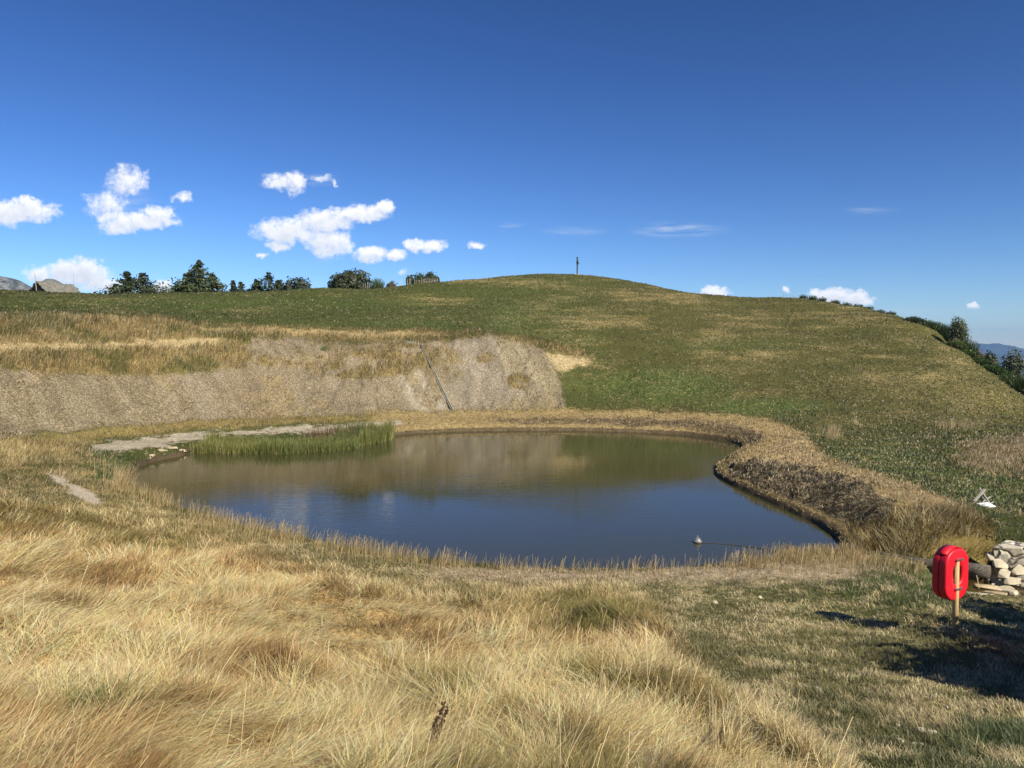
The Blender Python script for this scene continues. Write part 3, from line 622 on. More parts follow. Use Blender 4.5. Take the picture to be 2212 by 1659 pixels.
def conifer(name, loc, h, rad, label, n=2600, col=(.040,.060,.020), tops=((0, 0, 1),), droop=.25, cat='tree', group=None, leaf=.20, dens=.9, lowfrac=.05):
    root = tag(empty(name, loc), label, cat, group)
    P = []; N = []; limbs = []
    for (ox, oy, hk) in tops:
        hh = h*hk; m = int(n/len(tops)); lv = int(hh*3.2)+4
        for k in range(lv):
            f = k/lv; z = hh*(lowfrac+(1-lowfrac)*f); rr = rad*(1-f**1.3)*(1.0 if len(tops) == 1 else .8)*random.uniform(.8, 1.15)+.08
            nb = 7
            for b in range(nb):
                a = random.uniform(0, 6.283); ln = rr*random.uniform(.6, 1.12); q = int(m/(lv*nb)*(1.6-1.2*f))+2
                t = RNG.random(q)**.7; px = ox+np.sin(a)*ln*t; py = oy+np.cos(a)*ln*t; pz = z+random.uniform(-.15, .15)-droop*ln*t+.18*ln*t*t*2
                s = .10*ln+.06; p = np.stack([px, py, pz], 1)+RNG.normal(0, 1, (q, 3))*np.array((s, s, s*.6)); P.append(p)
                N.append(np.tile((math.sin(a)*.5, math.cos(a)*.5, .8), (q, 1)))
    P = np.vstack(P); N = np.vstack(N).astype(float); P[:, 2] = np.maximum(P[:, 2], .05)
    cl = .65+.75*fbm(P[:, 0]*2+P[:, 2], P[:, 1]*2+P[:, 2]*1.5, 7, 3); c = np.array(col)*cl[:, None]*(1+RNG.normal(0, .18, (len(P), 1)))
    crown_mesh('crown', P, N, leaf, np.clip(c, .005, .6), root)
    for (ox, oy, hk) in tops: trunk_mesh(root, h*hk*.95, .03*h).location = (ox, oy, 0)
    return root
def bushy(name, loc, w, h, label, n=2600, col=(.04,.065,.02), cat='tree', group=None, leaf=.14, lobes=9, alt=None, airy=0.0, base=.0, depth=None):
    root = tag(empty(name, loc), label, cat, group); P = []; N = []; limbs = []
    depth = depth or w
    for k in range(lobes):
        a = 6.283*k/lobes+random.uniform(-.3, .3); rr = random.uniform(.15, .62) if k else 0
        zc = base*h+(1-base)*h*random.uniform(.32, .72)*(1.1-.5*rr); c = np.array((math.sin(a)*rr*w*.5, math.cos(a)*rr*depth*.5, zc))
        if k == 0: c[2] = base*h+(1-base)*h*.62
        s = np.array((w*.26, depth*.26, min(h*(1-base)*.30, c[2]*.95)))*random.uniform(.8, 1.15)
        q = n//lobes; d = RNG.normal(0, 1, (q, 3)); d /= np.linalg.norm(d, axis=1, keepdims=True); rad = (RNG.random(q)**(.35+airy*.6))[:, None]
        wob = 1+.35*(fbm(d[:, 0]*3+k, d[:, 2]*3, 4, 2)-.5)[:, None]*2
        P.append(c+d*s*rad*wob*1.05); N.append(d); limbs.append(((0, 0, h*base*.6+.1), tuple(c), .02*h, .008*h))
    P = np.vstack(P); N = np.vstack(N); P[:, 2] = np.maximum(P[:, 2], .03)
    cl = .6+.85*fbm(P[:, 0]*1.7+P[:, 2], P[:, 1]*1.7-P[:, 2], 7, 3); c = np.array(col)*cl[:, None]*(1+RNG.normal(0, .2, (len(P), 1)))
    if alt is not None: m = (fbm(P[:, 0]*1.5, P[:, 2]*1.5, 9, 2) > .55)[:, None]; c = np.where(m, np.array(alt)*(cl[:, None]), c)
    crown_mesh('crown', P, N, leaf, np.clip(c, .005, .6), root)
    trunk_mesh(root, h*(.5+.2*base), .03*h, limbs); return root
def broom(loc, w, h, label, n=900, col=(.07,.105,.022), group='broom shrubs on the right shoulder', cat='shrub'):
    root = tag(empty('broom_shrub', loc), label, cat, group)
    a = RNG.uniform(0, 6.283, n); r = RNG.random(n)**.6*w*.36
    P = np.stack([np.sin(a)*r, np.cos(a)*r, np.zeros(n)-.05], 1); az = a+RNG.normal(0, .4, n)
    L = h*(.5+.55*RNG.random(n))*(1-.25*(r/(w*.36))**2); t = .05+.45*r/(w*.36)
    c = np.array(col)*(1+RNG.normal(0, .25, (n, 1))); c = c*(.7+.6*vnoise(P[:, 0]*2+9, P[:, 1]*2, 3))[:, None]
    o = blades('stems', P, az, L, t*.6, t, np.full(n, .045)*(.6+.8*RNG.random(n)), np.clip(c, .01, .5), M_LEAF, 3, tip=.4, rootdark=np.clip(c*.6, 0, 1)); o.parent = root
    m = n//2; j = RNG.integers(0, n, m); f = RNG.random(m)*.8+.2
    Q = P[j]+np.stack([np.sin(az[j])*np.sin(t[j])*L[j]*f, np.cos(az[j])*np.sin(t[j])*L[j]*f, np.cos(t[j]*.8)*L[j]*f*.95], 1)+RNG.normal(0, .05, (m, 3))
    crown_mesh('foliage', Q, RNG.normal(0, 1, (m, 3)), .09, np.clip(c[j]*1.1, .01, .5), root)
    return root
def base_at(u, Y): x = (u-CX)/F*Y; return x, Y, hz(x, Y)
def treeh(u, vt, Y):
    x, y, z = base_at(u, Y); zt = un_Y(u, vt, Y)[2]; return (x, y, z-.1), zt-z+.1

l, h = treeh(285, 586, 98); conifer('spruce_tree', l, h, 7.4, 'dark twin topped spruce, nearest tree to the stone hut', 13000, (.036,.052,.018), ((-.3, 0, 1), (1.5, .3, .97), (-1.7, .2, .72), (2.6, .1, .6)), cat='tree', group='trees along the left skyline')
l, h = treeh(434, 561, 100); conifer('larch_tree', l, h, 6.4, 'tallest broad green conifer on the left skyline', 17000, (.055,.078,.024), ((0, 0, 1), (-1.6, .3, .78), (1.7, .2, .76), (-3.0, .3, .55), (.5, -.6, .6)), group='trees along the left skyline', leaf=.20)
for (u, vt, Y, rad, lab, tops) in [(507,606,108,.5,'tiny pointed spruce right of the tallest conifer',((0,0,1),)),
        (524,609,106,1.1,'low ragged pine between the tiny spruce and the skyline grove',((0,0,1),(-.9,0,.8),(1.1,.2,.85))),
        (583,588,104,1.7,'highest pointed spruce of the middle skyline grove',((0,0,1),(-1.6,0,.78),(1.0,.3,.7))),
        (556,603,105,1.0,'slim spruce at the left edge of the skyline grove',((0,0,1),(.7,0,.8))),
        (606,603,105,1.2,'small dark spruce in the dip of the skyline grove',((0,0,1),(.8,0,.85)))]:
    l, h = treeh(u, vt, Y); conifer('spruce_tree', l, h, rad*3.6, lab, 4600, (.038,.055,.020), tops, group='trees along the left skyline')
for (u, vt, Y, w, lab) in [(630,596,104,3.2,'rounded dark tree inside the skyline grove'),(652,597,104,3.4,'rounded dark tree at the right end of the skyline grove')]:
    l, h = treeh(u, vt, Y); bushy('broadleaf_tree', l, w, h, lab, 4200, (.032,.050,.022), group='trees along the left skyline', leaf=.2)
l, h = treeh(758, 580, 103); bushy('broadleaf_tree', l, 5.6, h*1.04, 'dense round dark tree standing alone on the skyline', 13000, (.038,.052,.018), group='trees along the left skyline', lobes=17, leaf=.19)
l, h = treeh(715, 614, 102); bushy('bush', l, .9, h, 'small dark bush at the foot of the round tree', 500, (.04,.06,.022), cat='bush')
l, h = treeh(816, 603, 101); broom(l, 1.4, h*1.15, 'bright green broom tuft between round tree and stake fence', 700, (.07,.115,.03), group='low shrubs by the stake fence')
l, h = treeh(846, 607, 100); bushy('bush', l, 1.9, h, 'low brown bush left of the stake fence', 700, (.09,.07,.035), cat='bush', group='low shrubs by the stake fence')
for (u, vt, w, lab) in [(886,592,1.3,'thin leaning sapling at the left of the fenced trees'),(908,588,2.5,'middle one of the trees behind the stake fence'),(930,582,2.5,'tallest rounded tree behind the stake fence'),(943,595,1.3,'lowest bush right behind the stake fence')]:
    l, h = treeh(u, vt, 103); bushy('broadleaf_tree', l, w, h, lab, 1600, (.045,.072,.026), group='trees behind the stake fence')

# right shoulder
k = 0
for (u, vt, Yo, w, h, lab) in [
    (1732,638,0,1.6,.75,'topmost small broom shrub on the right skyline'),(1752,642,0,2.0,.8,'second broom shrub from the skyline stakes'),(1772,646,0,1.8,.75,'broom shrub just under the white cloud edge'),
    (1800,651,0,2.2,.6,'low dark broom below the white cloud'),(1825,655,0,2.2,.6,'low broom shrub under the cloud centre'),(1848,660,0,2.2,.55,'low broom shrub under the right part of the cloud'),
    (1872,665,0,2.2,.55,'low broom shrub right of the cloud'),(1896,672,0,2.2,.5,'thin low broom halfway down the right skyline'),(1920,681,0,2.2,.5,'thin low broom above the bigger bushes')]:
    # stand just behind the crest: highest elevation angle along this bearing
    a = (u-CX)/F; yy = np.linspace(60, 112, 200); zz = H(a*yy, yy); ang = (zz-CAMZ)/yy; i = int(np.argmax(ang)); Y = yy[i]+.6
    x = a*Y; broom((x, Y, hz(x, Y)-.05), w*.75, h*1.0, lab, 170, (.055,.085,.028))
def crestY(u):
    a = (u-CX)/F; yy = np.linspace(48, 112, 260); zz = H(a*yy, yy); return yy[int(np.argmax((zz-CAMZ)/yy))]
for (u, vt, dY, w, lab, c) in [
    (1970,684,1.5,2.2,'dark rounded broom, first of the big bushes from the top',(.04,.062,.022)),(1998,692,1.5,1.8,'broom beside the first big dark bush',(.06,.095,.025)),(2020,698,1.2,2.0,'broom just left of the lone birch',(.055,.09,.022)),
    (2045,708,2.0,1.8,'dark broom at the foot of the birch',(.04,.065,.02)),(2062,735,.8,2.2,'bright green broom below the birch',(.085,.115,.025)),(2078,735,3,2.4,'tall green broom behind the bush line under the birch',(.07,.10,.024)),
    (2085,765,1,2.4,'broad green broom, fourth down from the birch',(.06,.10,.018)),(2105,770,2.5,2.4,'olive broom beside the rust coloured bush',(.09,.11,.03)),(2110,785,.6,2.2,'dark green broom at the middle of the hedge',(.05,.09,.016)),
    (2135,790,2.0,2.4,'green broom below the rust coloured bush',(.065,.10,.02)),(2140,806,.4,2.2,'deep green broom in the lower hedge',(.045,.085,.015)),(2165,800,1.8,2.6,'tall broom under the right birch',(.06,.095,.02)),
    (2170,820,.3,2.0,'low deep green broom near the hedge end',(.045,.085,.015)),(2192,812,1.2,2.4,'broom by the right picture edge',(.055,.09,.02)),(2210,835,.4,2.0,'lowest broom at the end of the hedge',(.04,.075,.016)),(2225,815,1.5,2.6,'tall broom partly cut by the right edge',(.05,.085,.02))]:
    Y = crestY(u)+dY; x = (u-CX)/F*Y; z = hz(x, Y); h = un_Y(u, vt, Y)[2]-z; broom((x, Y, z-.05), w*1.15, max(.8, h*1.18), lab, 1300, c)
for (u, vt, dY, w, lab, c, airy) in [(2070,681,3.0,2.4,'lone grey green birch above the hedge',(.10,.125,.06),.5),(2188,750,5,2.5,'airy birch at the right edge in front of blue mountains',(.085,.105,.05),.8),
    (2140,757,5,1.4,'small round dark tree left of the airy right birch',(.05,.07,.03),.2)]:
    Y = crestY(u)+dY; x = (u-CX)/F*Y; z = hz(x, Y); h = un_Y(u, vt, Y)[2]-z; bushy('birch_tree', (x, Y, z-.05), w, h*1.04, lab, 3000, c, group='trees over the hedge', leaf=.10, airy=airy, base=.25, lobes=14)
for (u, vt, dY, w, h_, lab, c, al) in [(2112,748,4,2.2,0,'rust and yellow autumn bush against the blue mountains',(.17,.085,.04),(.22,.17,.05)),(2062,728,2,1.2,0,'yellowish bush right below the lone birch',(.18,.14,.05),(.08,.11,.03))]:
    Y = crestY(u)+dY; x = (u-CX)/F*Y; z = hz(x, Y); h = un_Y(u, vt, Y)[2]-z; bushy('bush', (x, Y, z-.05), w, h, lab, 1500, c, cat='bush', alt=al, leaf=.09)
# trees outside the frame on the right, whose shade falls on the bank
for (x, y, w, h, b) in [(9.4,8.2,3.8,2.6,.05),(8.4,5.9,4.3,3.2,.05),(11.0,10.3,4.2,2.7,.05)]:
    bushy('beech_tree', (x, y, hz(x, y)-.1), w, h, 'leafy beech beside the path nearest the camera' if y < 7 else 'leafy beech on the bank right of the life ring' if y < 9 else 'leafy beech above the stone wall of the outlet', 8000, (.06,.09,.025), leaf=.13, base=b, lobes=16)

# ------------------------------------------------------------------ generic solids
def box(bm, c, s, rot=None, bev=0):
    v = bmesh.ops.create_cube(bm, size=1)['verts']; M = Matrix.Translation(c) @ (rot.to_4x4() if rot else Matrix.Identity(4)) @ Matrix.Diagonal((*s, 1))
    bmesh.ops.transform(bm, matrix=M, verts=v)
    if bev:
        e = list({e for q in v for e in q.link_edges}); bmesh.ops.bevel(bm, geom=e, offset=bev, segments=2, affect='EDGES', profile=.6)
def tube(bm, pts, r, n=10, r1=None, cap=True):
    pts = [Vector(p) for p in pts]; rings = []; m = len(pts)
    for i, p in enumerate(pts):
        d = (pts[min(i+1, m-1)]-pts[max(i-1, 0)]).normalized(); s = d.orthogonal().normalized() if i == 0 else (s-d*s.dot(d)).normalized(); t = d.cross(s)
        rr = r if r1 is None else r+(r1-r)*i/(m-1)
        rings.append([bm.verts.new(p+(s*math.cos(6.2832*k/n)+t*math.sin(6.2832*k/n))*rr) for k in range(n)])
    for a, b in zip(rings, rings[1:]):
        for k in range(n): bm.faces.new((a[k], a[(k+1) % n], b[(k+1) % n], b[k]))
    if cap: bm.faces.new(rings[0][::-1]); bm.faces.new(rings[-1])
def bar(bm, p, q, w, t, roll=0):
    p = Vector(p); q = Vector(q); d = q-p; rot = d.to_track_quat('Z', 'Y').to_matrix() @ Matrix.Rotation(roll, 3, 'Z'); box(bm, (p+q)/2, (w, t, d.length), rot, min(w, t)*.12)

M_RED = mat_basic('red_plastic', (.60,.012,.028), (.68,.018,.036), 3, .42, .03, spec=.4, dist=.005)
M_POST = mat_basic('post_wood', (.42,.30,.14), (.60,.46,.24), 9, .8, .4, (6, 6, .6))
M_METAL = mat_basic('steel', (.55,.55,.55), (.7,.7,.7), 20, .35, .05, metal=.9)
M_GREYW = mat_basic('weathered_wood', (.24,.23,.21), (.48,.46,.42), 10, .85, .5, (5, 5, .6))
M_WHITE = mat_basic('white_board', (.72,.74,.74), (.82,.84,.84), 6, .5, .05)
M_LOG = mat_basic('old_log', (.05,.043,.034), (.19,.17,.14), 7, .95, .8, (1, 5, 5))
M_STONE = mat_basic('pale_stone', (.38,.34,.25), (.60,.55,.43), 5, .9, .5, detail=7)
M_STONE2 = mat_basic('ochre_stone', (.34,.27,.16), (.55,.46,.31), 5, .85, .5, detail=7)
M_SHADED = mat_basic('shaded_timber', (.005,.005,.005), (.012,.011,.010), 8, .9, .3, (4, 4, .5))  # gable timber, near black because its shade is put into the colour
M_RUST = mat_basic('dark_metal', (.035,.032,.03), (.08,.07,.06), 9, .7, .2)

# ------------------------------------------------------------------ life ring case on its post
def lifering():
    x, y, z = ground_at(2049, 1362); root = tag(empty('life_ring_case', (x, y, z), R(27)), 'red plastic life ring case on a round wooden post', 'life ring case')
    # local frame: face looks along -Y; width X, depth Y
    wdt, hgt, dep, cz = .55, .76, .115, .86
    def rr(w, h, r, n=10):
        out = []
        for cx, cy, a0 in ((w/2-r, h/2-r, 0), (-w/2+r, h/2-r, 90), (-w/2+r, -h/2+r, 180), (w/2-r, -h/2+r, 270)):
            for k in range(n+1): a = R(a0+90*k/n); out.append((cx+r*math.cos(a), cy+r*math.sin(a)))
        return out
    def circ(r, m):
        return [(r*.92*math.cos(2*math.pi*k/m+R(0)), r*math.sin(2*math.pi*k/m)) for k in range(m)]
    def shell(y0, y1, name, inset_at_end):
        prof = rr(wdt, hgt, .225); m = len(prof); bm = bmesh.new()
        hole = []
        for (px, pz) in prof:
            a = math.atan2(pz, px); hole.append((.125*math.cos(a), .145*math.sin(a)))
        s = 1 if y1 > y0 else -1; D = abs(y1-y0)
        rows = [(0, .97, 0), (D*.05, .998, 0), (D*.12, 1.0, 0), (D*.70, .998, 0), (D*.80, .994, 0), (D*.90, .975, 0), (D*.97, .945, 0), (D, .90, 0)]
        rings = []
        for (d, k, _) in rows: rings.append([bm.verts.new((px-(1-k)*px*1.0, y0+s*d, cz+pz-(1-k)*pz*.8)) for px, pz in prof])
        for t, d in ((.45, D*1.02), (.06, D*1.0), (0, D*.86), (-.02, 0)):
            rings.append([bm.verts.new((hx+(px*.90-hx)*t, y0+s*d, cz+hz_+(pz*.92-hz_)*t)) for (px, pz), (hx, hz_) in zip(prof, hole)])
        rings.append(rings[0])
        for a, b in zip(rings, rings[1:]):
            for k in range(m):
                try: bm.faces.new((a[k], a[(k+1) % m], b[(k+1) % m], b[k]))
                except ValueError: pass
        bmesh.ops.recalc_face_normals(bm, faces=bm.faces)
        return obj(name, bm, M_RED, root, True)
    shell(-.004, -dep, 'back_shell', 0); shell(.004, dep*.95, 'front_shell', 0)
    # raised strap wrapping over the top
    bm = bmesh.new(); pts = []
    for k in range(15):
        a = R(38+104*k/14); pts.append((.27*math.cos(a)*1.0, cz+hgt/2-.225+.245*math.sin(a)+.0))
    for (y0, y1) in ((-.075, .075),):
        A = [[bm.verts.new((px*(1+o), yy, pz+o*.10)) for px, pz in pts] for yy in (y0, y1) for o in (0, .07)]
        for i, j in ((0, 1), (1, 3), (3, 2), (2, 0)):
            for k in range(14): bm.faces.new((A[i][k], A[i][k+1], A[j][k+1], A[j][k]))
        for k in (0, 14): bm.faces.new([A[0][k], A[1][k], A[3][k], A[2][k]])
    bmesh.ops.recalc_face_normals(bm, faces=bm.faces); obj('top_strap', bm, M_RED, root, True)
    bm = bmesh.new(); py = -dep+.022
    tube(bm, [(0, py, -.15), (.002, py, .5), (0, py, 1.10)], .044, 14, .036); post = obj('post', bm, M_POST, root, True)
    for zz in (cz+.235, cz-.20):
        bm = bmesh.new(); box(bm, (0, py-.050, zz), (.15, .012, .030), bev=.003); box(bm, (-.068, py-.02, zz), (.008, .06, .03)); box(bm, (.068, py-.02, zz), (.008, .06, .03))
        b = obj('bracket', bm, M_METAL, post)
    # the ring that shows as a pale lining inside the opening
    bm = bmesh.new(); n = 28
    rg = [[bm.verts.new(((.125+.02*math.cos(b))*math.cos(a), .03+.05*math.sin(b), cz+(.145+.02*math.cos(b))*math.sin(a))) for b in np.linspace(0, 6.283, 9)[:-1]] for a in np.linspace(0, 6.283, n+1)[:-1]]
    for i in range(n):
        for j in range(8): bm.faces.new((rg[i][j], rg[(i+1) % n][j], rg[(i+1) % n][(j+1) % 8], rg[i][(j+1) % 8]))
    obj('life_ring', bm, M_RED, root, True)
lifering()

# ------------------------------------------------------------------ buoy with its line
def buoy():
    x, y, _ = un_z(1507, 1172, 0); root = tag(empty('buoy', (x, y, 0.0)), 'round silver grey buoy floating on the dark water', 'buoy'); root.scale = (.8, .8, .8)
    prof = [(.0,-.10),(.07,-.09),(.115,-.045),(.135,0),(.135,.03),(.145,.032),(.145,.05),(.133,.052),(.115,.10),(.08,.145),(.04,.17),(.022,.18)]
    def lathe(pr, name, mat, n=24):
        bm = bmesh.new(); rg = [[bm.verts.new((r*math.cos(6.2832*k/n), r*math.sin(6.2832*k/n), z)) for k in range(n)] for r, z in pr]
        for a, b in zip(rg, rg[1:]):
            for k in range(n): bm.faces.new((a[k], a[(k+1) % n], b[(k+1) % n], b[k]))
        bmesh.ops.remove_doubles(bm, verts=bm.verts, dist=1e-5); return obj(name, bm, mat, root, True)
    k = mat_basic('buoy_shell', (.15,.155,.155), (.24,.245,.245), 12, .3, .05, spec=.7)
    lathe(prof, 'float', k); lathe([(.137,.004),(.1385,.006),(.1385,.026),(.137,.028)], 'waterline_band', M_RUST); lathe([(.006,.17),(.012,.18),(.012,.23),(.004,.235)], 'top_pin', M_METAL, 8)
    bm = bmesh.new(); a = un_z(1516, 1173, 0); pts = [(a[0]+(un_z(1700, 1197, 0)[0]-a[0])*t, a[1]+(un_z(1700, 1197, 0)[1]-a[1])*t+math.sin(t*3)*.25, .006) for t in np.linspace(0, 1, 24)]
    tube(bm, pts, .008, 6); tag(obj('mooring_line', bm, M_RUST), 'thin dark line running from the buoy towards the shore', 'rope')
buoy()

# ------------------------------------------------------------------ summit cross
def cross():
    Y = 107; x, y, z = base_at(1246, Y); h = un_Y(1246, 554, Y)[2]-z
    root = tag(empty('summit_cross', (x, y, z-.1), R(78)), 'tall dark metal cross seen nearly edge on atop the hill', 'cross')
    bm = bmesh.new(); box(bm, (0, 0, h*.5), (.17, .17, h), bev=.02); obj('upright', bm, M_RUST, root)
    bm = bmesh.new(); box(bm, (0, 0, h*.70), (1.6, .16, .20), bev=.02); obj('crossbar', bm, M_RUST, root)
    bm = bmesh.new(); box(bm, (0, -.16, h*.68), (.42, .12, .34), bev=.03); bar(bm, (0, -.1, h*.70), (0, -.1, h*.86), .16, .1); bar(bm, (-.3, 0, h*.60), (0, 0, h*.5), .06, .06); obj('corpus', bm, M_RUST, root)
    bm = bmesh.new(); box(bm, (0, 0, .06), (.55, .55, .3), bev=.03); obj('plinth', bm, M_STONE2, root)
    bm = bmesh.new(); box(bm, (0, 0, h*.985), (.26, .24, .12), bev=.03); obj('cap', bm, M_RUST, root)
cross()

# ------------------------------------------------------------------ fallen stand
def stand():
    x, y, z = ground_at(2122, 1092); root = tag(empty('broken_stand', (x, y, z)), 'collapsed grey wooden stand with a white board lying below it', 'broken stand')
    def P(u, v, dy=0, dz=0):
        a, b, c = ray(u, v); t = (y+dy)/b; return Vector((a*t-x, dy, CAMZ+c*t-z+dz))
    bm = bmesh.new(); bar(bm, P(2104, 1083), P(2127, 1057, .25), .075, .035); obj('plank', bm, M_GREYW, root)
    bm = bmesh.new(); bar(bm, P(2116, 1054, .35), P(2140, 1090, -.1), .03, .03); obj('rail', bm, M_GREYW, root)
    bm = bmesh.new(); bar(bm, P(2122, 1074, .1), P(2136, 1090, -.05), .025, .025); obj('rail', bm, M_GREYW, root)
    bm = bmesh.new(); bar(bm, P(2123, 1084, .0), P(2139, 1073, .15), .035, .03); obj('crosspiece', bm, M_GREYW, root)
    bm = bmesh.new(); bar(bm, P(2133, 1092, -.1), P(2146, 1084, .0), .03, .03); obj('foot', bm, M_GREYW, root)
    c = P(2130, 1093, -.35); gx, gy = c.x+x, c.y+y; c.z = hz(gx, gy)-z+.06
    bm = bmesh.new(); box(bm, c, (.42, .30, .02), Matrix.Rotation(R(14), 3, 'X') @ Matrix.Rotation(R(12), 3, 'Z'), .004); obj('white_panel', bm, M_WHITE, root)
stand()

# ------------------------------------------------------------------ log weir and stones
def logs():
    a = Vector(un_z(1818, 1193, .18)); b = Vector(un_z(2136, 1236, .34))
    bm = bmesh.new(); n = 12; pts = [a+(b-a)*t+Vector((0, math.sin(t*5)*.03, math.sin(t*9)*.015)) for t in np.linspace(0, 1, n)]
    tube(bm, pts, .10, 14, .155); tag(obj('log', bm, M_LOG, None, True), 'long grey round log lying across the pond outlet', 'log')
    bm = bmesh.new(); d = Vector((.0, .22, -.16)); tube(bm, [a+d+(b-a)*.15, b+d*1.1-(b-a)*.02], .11, 12); tag(obj('log', bm, M_LOG, None, True), 'second darker log behind and below the long one', 'log')
logs()
def rock(name, loc, s, mat, label, cat='stone', group=None, seed=0, parent=None, rz=0, flatz=1.0):
    rn = random.Random(seed); bm = bmesh.new()
    for i in range(15):
        v = Vector((rn.gauss(0, 1), rn.gauss(0, 1), rn.gauss(0, 1))).normalized(); v = Vector((max(-.78, min(.78, v.x)), max(-.78, min(.78, v.y)), max(-.62, min(.62, v.z))))
        bm.verts.new((v.x*s[0], v.y*s[1], v.z*s[2]*flatz))
    r = bmesh.ops.convex_hull(bm, input=bm.verts); bmesh.ops.delete(bm, geom=[g for g in r['geom_interior'] if isinstance(g, bmesh.types.BMVert)], context='VERTS')
    bmesh.ops.bevel(bm, geom=list(bm.edges), offset=min(s)*.05, segments=2, affect='EDGES')
    o = obj(name, bm, mat, parent); o.location = loc; o.rotation_euler = (0, 0, rz)
    if not parent: tag(o, label, cat, group)
    return o
def mat_rubble():
    k = NT('rubble'); tc = k.n('ShaderNodeTexCoord'); d = k.n('ShaderNodeTexNoise', {'Vector': tc.outputs['Object'], 'Scale': 2.5}); ad = k.n('ShaderNodeVectorMath', {0: d.outputs['Color'], 1: (.35, .35, .35), 2: tc.outputs['Object']}, operation='MULTIPLY_ADD')
    e = k.n('ShaderNodeTexVoronoi', {'Vector': ad.outputs[0], 'Scale': 2.4}, feature='DISTANCE_TO_EDGE'); c = k.n('ShaderNodeTexVoronoi', {'Vector': ad.outputs[0], 'Scale': 2.4})
    n = k.n('ShaderNodeTexNoise', {'Vector': tc.outputs['Object'], 'Scale': 14, 'Detail': 6}); sp = k.n('ShaderNodeSeparateColor', {0: c.outputs['Color']})
    f = k.n('ShaderNodeMath', {0: sp.outputs[0], 1: n.outputs['Fac']}, operation='MULTIPLY'); m = k.n('ShaderNodeMix', {0: f.outputs[0], 6: (.62,.58,.47,1), 7: (.42,.36,.25,1)}, data_type='RGBA')
    r = k.n('ShaderNodeMapRange', {0: e.outputs['Distance'], 1: .01, 2: .05}); m2 = k.n('ShaderNodeMix', {0: r.outputs[0], 6: (.30,.27,.21,1), 7: m.outputs[2]}, data_type='RGBA')
    h = k.n('ShaderNodeMapRange', {0: e.outputs['Distance'], 1: 0, 2: .12}); h2 = k.n('ShaderNodeMath', {0: n.outputs['Fac'], 1: .3, 2: h.outputs[0]}, operation='MULTIPLY_ADD')
    b = k.n('ShaderNodeBump', {'Height': h2.outputs[0], 'Strength': 1, 'Distance': .06}); p = k.n('ShaderNodeBsdfPrincipled', {'Base Color': m2.outputs[2], 'Roughness': .95, 'Normal': b.outputs[0]}); k.l(p.outputs[0], k.out.inputs[0]); return k.m
